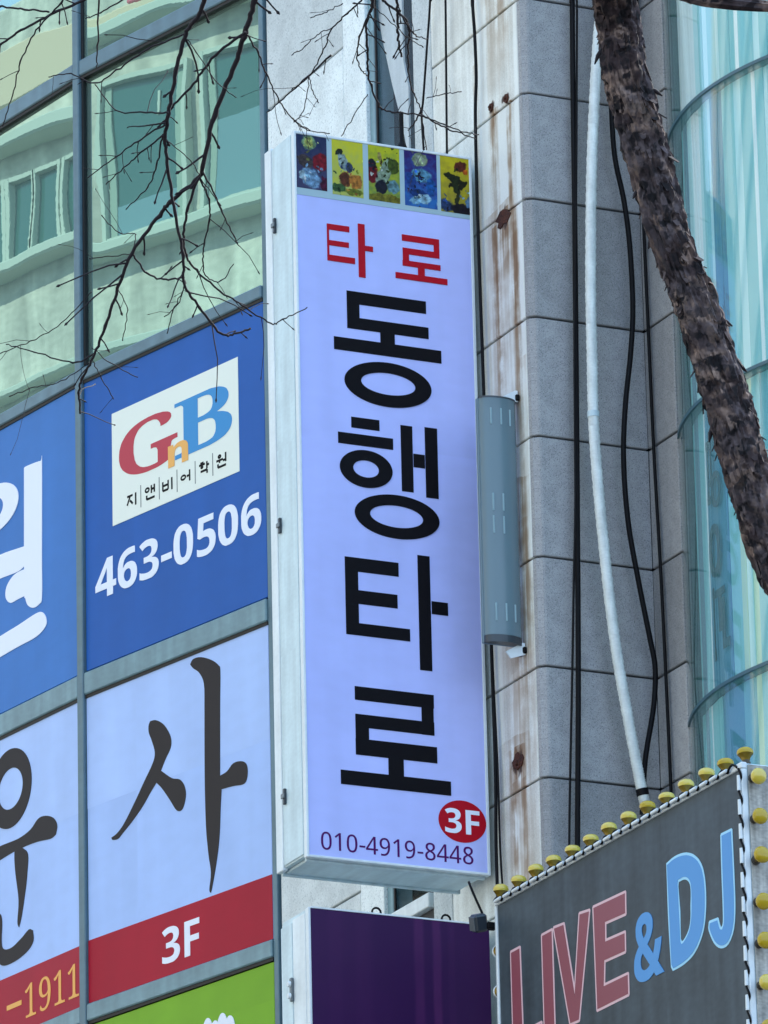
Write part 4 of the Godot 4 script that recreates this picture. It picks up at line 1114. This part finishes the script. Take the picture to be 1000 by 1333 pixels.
# soft painted patches: no picture of anything known, only the cards' colours
func card_picture(k: int) -> ImageTexture:
	var r := RandomNumberGenerator.new()
	r.seed = 300 + k
	var grounds := [[Color(0.16, 0.2, 0.33), Color(0.3, 0.28, 0.4)], [Color(0.88, 0.83, 0.2), Color(0.75, 0.76, 0.42)], [Color(0.8, 0.78, 0.15), Color(0.5, 0.58, 0.28)], [Color(0.22, 0.14, 0.4), Color(0.2, 0.45, 0.72)], [Color(0.85, 0.76, 0.13), Color(0.62, 0.55, 0.2)]]
	# patches: x, y, radius x, radius y, colour, turn
	var patches := [
		[[0.42, 0.17, 0.24, 0.14, Color(0.6, 0.72, 0.5), 0], [0.42, 0.17, 0.15, 0.09, Color(0.78, 0.78, 0.4), 0], [0.8, 0.5, 0.3, 0.16, Color(0.6, 0.1, 0.15), 0.4], [0.3, 0.52, 0.25, 0.12, Color(0.32, 0.26, 0.25), -0.5], [0.45, 0.8, 0.36, 0.17, Color(0.55, 0.7, 0.82), -0.5], [0.2, 0.76, 0.12, 0.09, Color(0.75, 0.85, 0.88), 0], [0.92, 0.9, 0.14, 0.14, Color(0.35, 0.08, 0.2), 0]],
		[[0.22, 0.26, 0.13, 0.06, Color(0.1, 0.13, 0.1), 0.4], [0.35, 0.42, 0.15, 0.16, Color(0.68, 0.76, 0.76), 0.3], [0.55, 0.5, 0.12, 0.1, Color(0.2, 0.25, 0.38), 0], [0.42, 0.72, 0.2, 0.13, Color(0.42, 0.2, 0.13), 0.6], [0.74, 0.74, 0.24, 0.13, Color(0.82, 0.5, 0.2), 0.2], [0.2, 0.88, 0.25, 0.08, Color(0.25, 0.4, 0.22), 0], [0.7, 0.92, 0.3, 0.06, Color(0.5, 0.52, 0.16), 0]],
		[[0.1, 0.38, 0.16, 0.1, Color(0.1, 0.1, 0.16), 0.8], [0.12, 0.55, 0.2, 0.15, Color(0.48, 0.06, 0.12), 0], [0.52, 0.5, 0.2, 0.32, Color(0.63, 0.7, 0.6), -0.5], [0.36, 0.22, 0.08, 0.08, Color(0.68, 0.6, 0.35), 0], [0.8, 0.36, 0.18, 0.14, Color(0.3, 0.36, 0.1), 0], [0.4, 0.75, 0.2, 0.12, Color(0.1, 0.1, 0.17), 0.4], [0.78, 0.72, 0.2, 0.12, Color(0.45, 0.62, 0.66), -0.3], [0.5, 0.94, 0.6, 0.08, Color(0.55, 0.5, 0.15), 0]],
		[[0.48, 0.16, 0.25, 0.13, Color(0.62, 0.68, 0.5), 0], [0.48, 0.16, 0.16, 0.08, Color(0.72, 0.74, 0.66), 0], [0.5, 0.44, 0.34, 0.13, Color(0.42, 0.66, 0.76), 0], [0.2, 0.55, 0.14, 0.16, Color(0.14, 0.3, 0.6), 0.3], [0.46, 0.46, 0.03, 0.12, Color(0.12, 0.08, 0.14), 0], [0.46, 0.46, 0.15, 0.025, Color(0.12, 0.08, 0.14), 0], [0.8, 0.62, 0.14, 0.16, Color(0.12, 0.38, 0.68), 0], [0.4, 0.76, 0.28, 0.08, Color(0.1, 0.22, 0.44), 0], [0.6, 0.84, 0.22, 0.09, Color(0.68, 0.84, 0.9), 0], [0.3, 0.9, 0.16, 0.06, Color(0.6, 0.8, 0.9), 0]],
		[[0.66, 0.18, 0.22, 0.1, Color(0.42, 0.16, 0.12), 0.3], [0.82, 0.26, 0.1, 0.05, Color(0.88, 0.4, 0.12), 0.5], [0.42, 0.4, 0.34, 0.07, Color(0.1, 0.12, 0.06), -0.35], [0.5, 0.52, 0.13, 0.16, Color(0.14, 0.18, 0.08), 0.2], [0.74, 0.5, 0.2, 0.05, Color(0.12, 0.12, 0.06), 0.7], [0.56, 0.72, 0.07, 0.15, Color(0.18, 0.2, 0.1), -0.35], [0.16, 0.88, 0.26, 0.1, Color(0.15, 0.25, 0.45), -0.3], [0.7, 0.92, 0.4, 0.1, Color(0.1, 0.08, 0.14), 0], [0.92, 0.78, 0.1, 0.1, Color(0.45, 0.6, 0.75), 0]]]
	for i in 34:
		var near: Array = patches[k][r.randi() % patches[k].size()]
		var tone: Color = near[4]
		var k2 := r.randf_range(0.45, 1.6)
		patches[k].append([near[0] + r.randfn(0.0, 0.13), near[1] + r.randfn(0.0, 0.09), r.randf_range(0.015, 0.06), r.randf_range(0.01, 0.035), Color(minf(tone.r * k2, 1), minf(tone.g * k2, 1), minf(tone.b * k2, 1)), r.randf_range(-1.5, 1.5)])
	var n := FastNoiseLite.new()
	n.seed = 60 + k
	n.frequency = 0.03
	n.fractal_octaves = 4
	var im := Image.create(128, 208, false, Image.FORMAT_RGB8)
	for y in 208:
		for x in 128:
			var u := x / 128.0 + 0.05 * n.get_noise_2d(x * 1.3, y * 1.3)
			var v := y / 208.0 + 0.03 * n.get_noise_2d(x * 1.3 + 400, y * 1.3)
			var c: Color = grounds[k][0].lerp(grounds[k][1], clampf(v + 0.5 * n.get_noise_2d(x, y + 900), 0, 1))
			for p in patches[k]:
				var q := Vector2(u - p[0], (v - p[1]) * 1.6).rotated(p[5])
				var dd := Vector2(q.x / p[2], q.y / (p[3] * 1.6)).length()
				var shade := 0.85 + 0.4 * n.get_noise_2d(x * 1.5, y * 1.5)
				c = c.lerp(Color(p[4].r * shade, p[4].g * shade, p[4].b * shade), 0.95 * smoothstep(1.08, 0.85, dd))
			im.set_pixel(x, y, c)
	return ImageTexture.create_from_image(im)

func purple_sign():
	var w := 0.912
	var h := 2.25
	var d := 0.29
	var t := thing("projecting_sign", "plain dark purple lightbox sign with white side below the tall white sign", "sign", Vector3(-0.963, 7.505, -0.484))
	obj("case", box_of(Vector3(0.004, 0.004, -d + 0.004), Vector3(w - 0.004, h - 0.004, -0.012), 0.002), M.white_old, t)
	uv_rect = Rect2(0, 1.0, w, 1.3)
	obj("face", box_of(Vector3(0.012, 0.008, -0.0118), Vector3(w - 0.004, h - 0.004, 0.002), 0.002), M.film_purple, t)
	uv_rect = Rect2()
	obj("edge_trim", box_of(Vector3(0, 0, -0.03), Vector3(0.0118, h, 0.004), 0.002), M.white_paint, t)
	obj("edge_trim", box_of(Vector3(0.012, h - 0.0038, -0.03), Vector3(w, h + 0.004, 0.004), 0.001), M.white_paint, t)
	obj("side_panel", box_of(Vector3(-0.002, 0.01, -0.165), Vector3(0.006, h - 0.02, -0.032), 0.003), M.white_paint, t)
	obj("side_panel", box_of(Vector3(-0.003, 0.0, -d), Vector3(0.006, h - 0.03, -0.172), 0.003), M.white_old, t)
	for y in [1.9, 0.6]:
		var l := obj("latch", box_of(Vector3(-0.018, y - 0.05, -0.178), Vector3(-0.003, y + 0.06, -0.158), 0.004), M.grey_metal, t)
		for k in 2:
			var st := mb()
			lathe(st, [Vector2(0, 0.012), Vector2(0.012, 0.012), Vector2(0.014, 0.004), Vector2(0.014, 0)], 12, Transform3D(Basis(Vector3.BACK, PI / 2), Vector3(-0.018, y - 0.025 + 0.055 * k, -0.168)))
			obj("latch_knob", st, M.white_paint, l)
	for x in [0.37, 0.72]:
		var st := mb()
		var loop := PackedVector3Array()
		for i in 17:
			var a := TAU * i / 16.0
			loop.append(Vector3(x + 0.022 * cos(a), h + 0.024 + 0.022 * sin(a), -0.06))
		tube(st, loop, [0.005], 6)
		obj("hanging_ring", st, M.cable, t)
	for y in [0.5, 1.7]:
		obj("wall_arm", box_of(Vector3(w, y, -0.2), Vector3(w + 0.05, y + 0.05, -0.14), 0.004), M.grey_metal, t)

func live_sign():
	var long := 2.36
	var h := 2.71
	var d := 0.21
	var t := thing("bulb_sign", "charcoal LIVE & DJ sign edged with round yellow bulbs", "sign", Vector3(-0.289, 7.0, 0.061), SIDE)
	obj("case", box_of(Vector3(0.004, 0, -d), Vector3(long - 0.004, h - 0.004, -0.006), 0.004), M.white_old, t)
	obj("face", box_of(Vector3(0.02, 0.02, -0.0058), Vector3(long - 0.025, h - 0.03, 0.0), 0.001), M.live_face, t)
	# white frame with the dark wire of the light chain wound round it
	for f in [[0.0, h - 0.028, long, h], [0.0, 0.0, 0.018, h - 0.03], [long - 0.023, 0.0, long, h - 0.03]]:
		obj("frame_strip", box_of(Vector3(f[0], f[1], -0.02), Vector3(f[2], f[3], 0.008), 0.004), M.white_paint, t)
	obj("end_panel", box_of(Vector3(long - 0.003, 0, -d + 0.01), Vector3(long + 0.004, h - 0.01, -0.022), 0.003), M.end_panel, t)
	var along_top := PackedVector3Array()
	var n := 0
	while n < 428:
		along_top.append(Vector3(0.02 + n * 0.0054, h - 0.01 + 0.011 * sin(n * 0.377) + rng.randf_range(-0.001, 0.001), 0.014 + 0.004 * cos(n * 0.377)))
		n += 1
	var down_edge := PackedVector3Array()
	for i in 400:
		down_edge.append(Vector3(long - 0.01 + 0.010 * sin(i * 0.377), h - 0.03 - i * 0.0063, 0.013 + 0.004 * cos(i * 0.377)))
	for w in [along_top, down_edge]:
		var st := mb()
		tube(st, smooth3(w, 2), [0.0055], 6)
		obj("light_chain_wire", st, M.cable, t)
	for k in 25:
		var st := mb()
		tube(st, PackedVector3Array([Vector3(0.03 + k * 0.09, h - 0.014, 0.018), Vector3(0.088 + k * 0.09, h - 0.012, 0.018)]), [0.0085], 7)
		obj("light_chain_sleeve", st, M.white_paint, t)
	for k in 24:
		var st := mb()
		tube(st, PackedVector3Array([Vector3(long - 0.01, h - 0.06 - k * 0.105, 0.017), Vector3(long - 0.011, h - 0.125 - k * 0.105, 0.017)]), [0.0085], 7)
		obj("light_chain_sleeve", st, M.white_paint, t)
	# bulbs along the top, down the street edge and down the wall edge
	var bulb_mesh: Mesh = bulb_shape([Vector2(0.0365, 0.0555), Vector2(0.0395, 0.065), Vector2(0.0365, 0.076), Vector2(0.028, 0.084), Vector2(0.015, 0.089), Vector2(0.0, 0.0905)])
	var neck_mesh: Mesh = bulb_shape([Vector2(0.018, 0.0238), Vector2(0.021, 0.034), Vector2(0.028, 0.045), Vector2(0.0362, 0.0558)])
	var socket_mesh: Mesh = bulb_shape([Vector2(0.0, 0.0), Vector2(0.021, 0.0), Vector2(0.022, 0.012), Vector2(0.017, 0.014), Vector2(0.018, 0.024)])
	for k in 14:
		var b := put("bulb", bulb_mesh, M.bulb if rng.randf() < 0.6 else M.bulb_back, t)
		b.transform = Transform3D(Basis(Vector3.BACK, rng.randf_range(-0.12, 0.12)) * Basis(Vector3.UP, rng.randf() * TAU) * Basis.from_scale(Vector3(0.93, rng.randf_range(0.86, 1.0), 0.93)), Vector3(-0.04 + k * 0.1805, h + 0.002, -0.045))
		put("neck", neck_mesh, M.bulb_neck, b)
		put("socket", socket_mesh, M.socket, b)
	for k in 14:
		var b := put("bulb", bulb_mesh, M.bulb if rng.randf() < 0.6 else M.bulb_back, t)
		b.transform = Transform3D(Basis(Vector3.BACK, -PI / 2 + rng.randf_range(-0.2, 0.2)) * Basis.from_scale(Vector3.ONE * rng.randf_range(0.85, 0.95)), Vector3(long + 0.004, h - 0.07 - k * 0.179, -0.038))
		put("neck", neck_mesh, M.bulb_neck, b)
		put("socket", socket_mesh, M.socket, b)
	for k in 12:
		var b := put("bulb", bulb_mesh, M.white_paint, t)
		b.transform = Transform3D(Basis(Vector3.BACK, PI / 2 + rng.randf_range(-0.15, 0.15)) * Basis.from_scale(Vector3(0.8, 0.7, 0.8)), Vector3(0.0, h - 0.22 - k * 0.19, -0.03))
		put("neck", neck_mesh, M.bulb_neck, b)
		put("socket", socket_mesh, M.socket, b)
	for y in [0.6, 2.3]:
		obj("wall_arm", box_of(Vector3(-0.062, y, -d + 0.03), Vector3(0.004, y + 0.06, -d + 0.1), 0.004), M.grey_metal, t)
	# letters: an outline sheet behind, the coloured sheet in front
	var base := 1.979
	var top := 2.432
	var flat := {
		L = PackedVector2Array([Vector2(0.145, top), Vector2(0.228, top), Vector2(0.235, base + 0.065), Vector2(0.42, base + 0.065), Vector2(0.42, base), Vector2(0.145, base)]),
		I = PackedVector2Array([Vector2(0.455, top), Vector2(0.548, top), Vector2(0.548, base), Vector2(0.455, base)]),
		V = pts2(LIVE_V), E = pts2(LIVE_E), D = smooth2(pts2(LIVE_D), 3), J = smooth2(pts2(LIVE_J), 3)}
	for key in flat:
		var red: bool = key in "LIVE"
		var p: PackedVector2Array = flat[key]
		var st := mb()
		var edge := mb()
		if key == "D":
			var mid := Vector2.ZERO
			var hole := smooth2(pts2(LIVE_D_HOLE), 3)
			for q in hole:
				mid += q / hole.size()
			band(edge, spokes(p, mid, 0.012), spokes(hole, mid, -0.012), 0.0002, 0.0016)
			band(st, spokes(p, mid, 0.0), spokes(hole, mid, 0.0), 0.0004, 0.0028)
		else:
			plate(edge, Geometry2D.offset_polygon(p, 0.012)[0], 0.0002, 0.0016)
			plate(st, p, 0.0004, 0.0028)
		var o := obj("letter", st, M.live_red if red else M.live_blue, t)
		obj("letter_outline", edge, M.live_red_edge if red else M.live_blue_edge, o)
	obj("letter", text("&", "Droid Sans", 700, LIVE_AMP, 0.0004, 0.0028), M.live_blue, t)

func spokes(p: PackedVector2Array, mid: Vector2, grow: float, n := 72) -> PackedVector2Array:
	var o := PackedVector2Array()
	for i in n:
		var d := Vector2.from_angle(TAU * i / n)
		var best := 0.0
		for k in p.size():
			var hit = Geometry2D.segment_intersects_segment(mid, mid + d * 5.0, p[k], p[(k + 1) % p.size()])
			if hit != null:
				best = maxf(best, mid.distance_to(hit))
		o.append(mid + d * (best + grow))
	return o

func bulb_shape(prof: Array) -> Mesh:
	var st := mb()
	lathe(st, prof, 18)
	return st.commit()

# ---------------------------------------------------------------- fittings on the corner
func small_fixtures():
	# curved acrylic light box on two brackets
	var t := thing("wall_lamp", "slim grey blue curved acrylic light box on white brackets beside the tall sign", "lamp", Vector3(-0.205, 10.99, -0.15))
	var w := 0.19
	var h := 1.185
	var n := 14
	var st := mb()
	var cap := PackedVector2Array()
	for i in n + 1:
		var a := PI * i / n
		cap.append(Vector2(w / 2 - cos(a) * w / 2, sin(a) * 0.05))
	for i in n:
		var a := Vector3(cap[i].x, 0.035, cap[i].y)
		var b := Vector3(cap[i + 1].x, 0.035, cap[i + 1].y)
		var up := Vector3(0, h - 0.04, 0)
		var na := Vector3(cap[i].x - w / 2, 0, cap[i].y * 3.6).normalized()
		var nb := Vector3(cap[i + 1].x - w / 2, 0, cap[i + 1].y * 3.6).normalized()
		tri_smooth(st, a, b, b + up, na, nb, nb)
		tri_smooth(st, a, b + up, a + up, na, nb, na)
	obj("curved_cover", st, M.acrylic, t)
	obj("back_plate", box_of(Vector3(-0.004, 0.0, -0.02), Vector3(w + 0.004, h, -0.001), 0.003), M.lamp_back, t)
	for y in [[0.0, 0.034], [h - 0.006, h + 0.004]]:
		st = mb()
		plate(st, cap, -y[1], -y[0], Transform3D(Basis(Vector3.RIGHT, Vector3.BACK, Vector3.DOWN), Vector3.ZERO))
		obj("end_cap", st, M.smoke, t)
	for m in [[0.1, 3, 0.085], [0.52, 2, 0.085], [0.63, 2, 0.085], [1.05, 3, 0.08]]:
		for k in m[1]:
			var x: float = 0.045 + k * 0.048
			var zz := 0.05 * sqrt(maxf(0.0, 1.0 - pow((x - w / 2) / (w / 2), 2)))
			obj("vent_slot", box_of(Vector3(x - 0.004, m[0], zz - 0.004), Vector3(x + 0.004, m[0] + m[2], zz + 0.003), 0.002), M.acrylic_mark, t)
	for y in [-0.035, h + 0.004]:
		st = mb()
		plate(st, PackedVector2Array([Vector2(0.1, y), Vector2(0.185, y + 0.05), Vector2(0.198, y + 0.05), Vector2(0.2, y - 0.005), Vector2(0.125, y - 0.03 if y < 0 else y - 0.003)]), 0.01, 0.018)
		var br := obj("bracket", st, M.white_paint, t)
		obj("bracket_bolt", box_of(Vector3(0.185, y + 0.0, -0.045), Vector3(0.204, y + 0.03, 0.03), 0.006), M.cable, br)
	# spotlight clipped on the corner of the bulb sign
	t = thing("small_floodlight", "small dark floodlight clamped at the wall end of the bulb sign", "lamp", Vector3(-0.33, 9.56, 0.03))
	var tilt := Transform3D(Basis(Vector3.BACK, 0.25) * Basis(Vector3.RIGHT, 0.3), Vector3(-0.025, 0.05, 0.0))
	obj("housing", box_of(Vector3(-0.035, -0.042, -0.035), Vector3(0.03, 0.038, 0.025), 0.01, tilt), M.smoke, t)
	obj("lens", box_of(Vector3(-0.04, -0.034, -0.028), Vector3(-0.034, 0.03, 0.018), 0.002, tilt), M.grey_metal, t)
	obj("clamp", box_of(Vector3(0.0, 0.02, -0.012), Vector3(0.05, 0.05, 0.032), 0.004), M.cable, t)
	st = mb()
	tube(st, smooth3(PackedVector3Array([Vector3(-0.01, 0.09, 0), Vector3(-0.035, 0.17, -0.02), Vector3(-0.045, 0.22, -0.04), Vector3(-0.03, 0.26, -0.09)])), [0.006], 6)
	obj("lead", st, M.cable, t)

func cables():
	for c in [
		["black_cable", "thick black cable hanging straight down the middle of the stone pillar", CABLE_THICK, 0.0125],
		["black_cable", "thin black cable running close beside the thick one on the pillar", CABLE_THIN_BESIDE, 0.0055],
		["black_cable", "wavy black cable bulging right of the white hose", CABLE_WAVY, 0.0125],
		["black_cable", "thin straight black cable nearest the curved glass bay", CABLE_STRAIGHT, 0.008],
		["black_cable", "black cable dropping past the right edge of the tall white sign", CABLE_CORNER, 0.0085],
		["black_cable", "short second wire beside the corner cable under the acrylic light box", CABLE_CORNER_B, 0.005],
		["black_cable", "slack thin wire above the fourth tarot card", CABLE_SLACK, 0.0055],
		["black_cable", "taut thin wire above the fifth tarot card", CABLE_TAUT, 0.0055]]:
		var st := mb()
		tube(st, smooth3(pts3(c[2]), 8), [c[3]], 8)
		tag(obj(c[0], st, M.cable), c[1], "cable", "cables on the corner")
	var t := thing("white_hose", "ribbed white drain hose hanging down the stone pillar behind the bark covered limb", "hose")
	var p := smooth3(pts3(HOSE), 40)
	var rad := []
	for i in p.size():
		rad.append(0.0245 + (0.0022 if i % 3 == 0 else 0.0) + 0.0006 * sin(i * 0.9))
	var st := mb()
	tube(st, p, rad, 14)
	obj("hose", st, M.hose, t)
	st = mb()
	tube(st, PackedVector3Array([p[p.size() - 46], p[p.size() - 30]]), [0.029], 14)
	obj("coupling", st, M.cable, t)
	st = mb()
	tube(st, PackedVector3Array([p[267], p[270]]), [0.0285], 14)
	obj("joint_ring", st, M.white_old, t)

# ---------------------------------------------------------------- the street tree
func tree():
	var t := thing("bare_tree", "bare street tree with a rough bark covered limb and thin drooping twigs", "tree")
	var lp := PackedVector3Array()
	var lr := PackedVector2Array()
	for i in range(0, LIMB.size(), 4):
		lp.append(Vector3(LIMB[i], LIMB[i + 1], LIMB[i + 2]))
		lr.append(Vector2(LIMB[i + 3], 0))
	# down to the ground, out of the picture to the right
	lp.append(Vector3(-7.6, 3.2, 16.7))
	lr.append(Vector2(0.11, 0))
	lp.append(Vector3(-7.45, 0.0, 16.8))
	lr.append(Vector2(0.15, 0))
	limb("limb", lp, lr, t, 16, 64)
	var sp := PackedVector3Array()
	var sr := PackedVector2Array()
	for i in range(0, LIMB_SMALL.size(), 4):
		sp.append(Vector3(LIMB_SMALL[i], LIMB_SMALL[i + 1], LIMB_SMALL[i + 2]))
		sr.append(Vector2(LIMB_SMALL[i + 3], 0))
	limb("side_limb", sp, sr, t, 8, 24)
	for tw in TWIGS:
		var p := pts3(tw.slice(2))
		var sm := smooth3(p, 7)
		for i in range(1, sm.size() - 1):
			sm[i] += Vector3(rng.randf_range(-1, 1), rng.randf_range(-1, 1), rng.randf_range(-1, 1)) * 0.0014
		var rad := []
		for i in sm.size():
			rad.append(0.86 * lerpf(tw[0], tw[1], float(i) / (sm.size() - 1)) * (1.0 + (0.35 if i % 7 == 0 else 0.0) * rng.randf()))
		var st := mb()
		tube(st, sm, rad, 7)
		var o := obj("twig", st, M.twig, t)
		spurs(sm, rad, o)

# short side shoots with buds, part of the twig they grow from
func spurs(p: PackedVector3Array, rad: Array, parent: Node3D):
	var st := mb()
	var any := false
	var i := 2
	while i < p.size() - 1:
		if rng.randf() < 0.36:
			any = true
			var d := (p[i + 1] - p[i]).normalized()
			var side := d.cross(Vector3(rng.randf_range(-0.3, 0.3), rng.randf_range(-0.3, 0.3), 1)).normalized() * (1.0 if rng.randf() < 0.5 else -1.0)
			var long := rng.randf_range(0.008, 0.035) if rng.randf() < 0.8 else rng.randf_range(0.05, 0.14)
			var q := PackedVector3Array([p[i]])
			var dir := (side * 0.8 + d * 0.6 + Vector3(0, 0, rng.randf_range(-0.4, 0.4))).normalized()
			var k := 4 if long > 0.05 else 2
			for j in k:
				dir = (dir + Vector3(rng.randf_range(-0.22, 0.22), rng.randf_range(-0.3, 0.12), rng.randf_range(-0.2, 0.2))).normalized()
				q.append(q[j] + dir * long / k)
			var r0: float = minf(rad[i] * 0.6, 0.0022)
			tube(st, q, [r0, r0 * 0.85, r0 * 0.8, r0 * 0.7, r0 * 0.7], 5)
			var tip := q[q.size() - 1]
			tube(st, PackedVector3Array([tip - dir * 0.001, tip + dir * 0.003, tip + dir * 0.007]), [r0 * 0.8, r0 * 1.5, r0 * 0.3], 5)
		i += 1 + rng.randi() % 4
	if any:
		obj("side_shoots", st, M.twig, parent).set_meta("kind", "stuff")

func limb(called: String, pts: PackedVector3Array, radii: PackedVector2Array, t: Node3D, sub: int, sides: int):
	var p := smooth3(pts, sub)
	var rad := []
	for i in p.size():
		var f := float(i) / sub
		var k := mini(int(f), radii.size() - 2)
		rad.append(lerpf(radii[k].x, radii[k + 1].x, f - k))
	var n := FastNoiseLite.new()
	n.seed = 501
	n.frequency = 1.0
	n.fractal_octaves = 3
	var cell := FastNoiseLite.new()
	cell.seed = 502
	cell.noise_type = FastNoiseLite.TYPE_CELLULAR
	cell.cellular_return_type = FastNoiseLite.RETURN_DISTANCE2_SUB
	cell.frequency = 1.0
	cell.fractal_type = FastNoiseLite.FRACTAL_NONE
	var warp := func(i: int, a: float, q: Vector3) -> float:
		var s := Vector3(cos(a) * 1.4, q.y * 10.0, sin(a) * 1.4)
		var bent := s + Vector3(n.get_noise_3dv(s), n.get_noise_3dv(s + Vector3(9, 0, 0)), n.get_noise_3dv(s + Vector3(0, 0, 9))) * 0.6
		var platey := smoothstep(-1.0, -0.72, cell.get_noise_3dv(bent))
		return 0.86 + 0.13 * platey + 0.16 * n.get_noise_3dv(s * 1.3 + Vector3(20, 0, 0)) + 0.07 * n.get_noise_3dv(s * 4.0)
	# refine along the limb so that the bark's relief shows
	var fine := PackedVector3Array()
	var fr := []
	var per := 7 if called == "limb" else 3
	for i in p.size() - 1:
		for k in per:
			fine.append(p[i].lerp(p[i + 1], float(k) / per))
			fr.append(lerpf(rad[i], rad[i + 1], float(k) / per))
	fine.append(p[p.size() - 1])
	fr.append(rad[rad.size() - 1])
	var st := mb()
	tube(st, fine, fr, sides, warp)
	var o := obj(called, st, M.bark, t)
	# peeling flakes of bark
	var fl := mb()
	var count := 620 if called == "limb" else 60
	for c in count:
		var i := 1 + rng.randi() % (fine.size() - 2)
		var d := (fine[i + 1] - fine[i]).normalized()
		var u := d.cross(Vector3(0.3, 0.1, 1)).normalized()
		var w := d.cross(u)
		var a := rng.randf() * TAU
		var out := u * cos(a) + w * sin(a)
		var side := d.cross(out)
		var r: float = fr[i]
		var root: Vector3 = fine[i] + out * r * 0.9
		var long := r * (rng.randf_range(0.12, 0.4) if rng.randf() < 0.8 else rng.randf_range(0.4, 0.9))
		var wide := r * rng.randf_range(0.04, 0.2)
		var lift := r * rng.randf_range(0.02, 0.15) * (2.6 if rng.randf() < 0.16 else 1.0)
		var thick := out * r * 0.05
		var tip := root + d * long + out * lift
		var a0 := root - side * wide
		var b0 := root + side * wide
		var a1 := tip - side * wide * rng.randf_range(0.1, 0.7)
		var b1 := tip + side * wide * rng.randf_range(0.1, 0.7)
		quad(fl, a0 + thick, b0 + thick, b1 + thick, a1 + thick, out)
		quad(fl, a0, b0, b1, a1, -out)
		quad(fl, a1, b1, b1 + thick, a1 + thick, d)
		quad(fl, a0, a1, a1 + thick, a0 + thick, -side)
		quad(fl, b0, b1, b1 + thick, b0 + thick, side)
	if called == "limb":   # broken twig stubs along its sides
		for c in 13:
			var i := int(fine.size() * (0.16 + 0.52 * c / 13.0)) + rng.randi() % 8
			var d := (fine[i + 1] - fine[i]).normalized()
			var across := d.cross(Vector3(0.43, 0.33, -0.84)).normalized() * (1.0 if rng.randf() < 0.6 else -1.0)
			var out := (across + Vector3(-0.43, -0.33, 0.84) * rng.randf_range(-0.5, 0.5)).normalized()
			var r: float = fr[i]
			var long := r * rng.randf_range(0.3, 0.8)
			var dir := (out + d * rng.randf_range(0.3, 1.3)).normalized()
			var from: Vector3 = fine[i] + out * r * 0.78
			var sst := mb()
			tube(sst, PackedVector3Array([from, from + dir * long * 0.5, from + (dir + d * 0.3).normalized() * long]), [r * 0.17, r * 0.1, r * 0.03], 6)
			obj("twig_stub", sst, M.twig, o)
	obj("bark_flakes", fl, M.bark, o).set_meta("kind", "stuff")
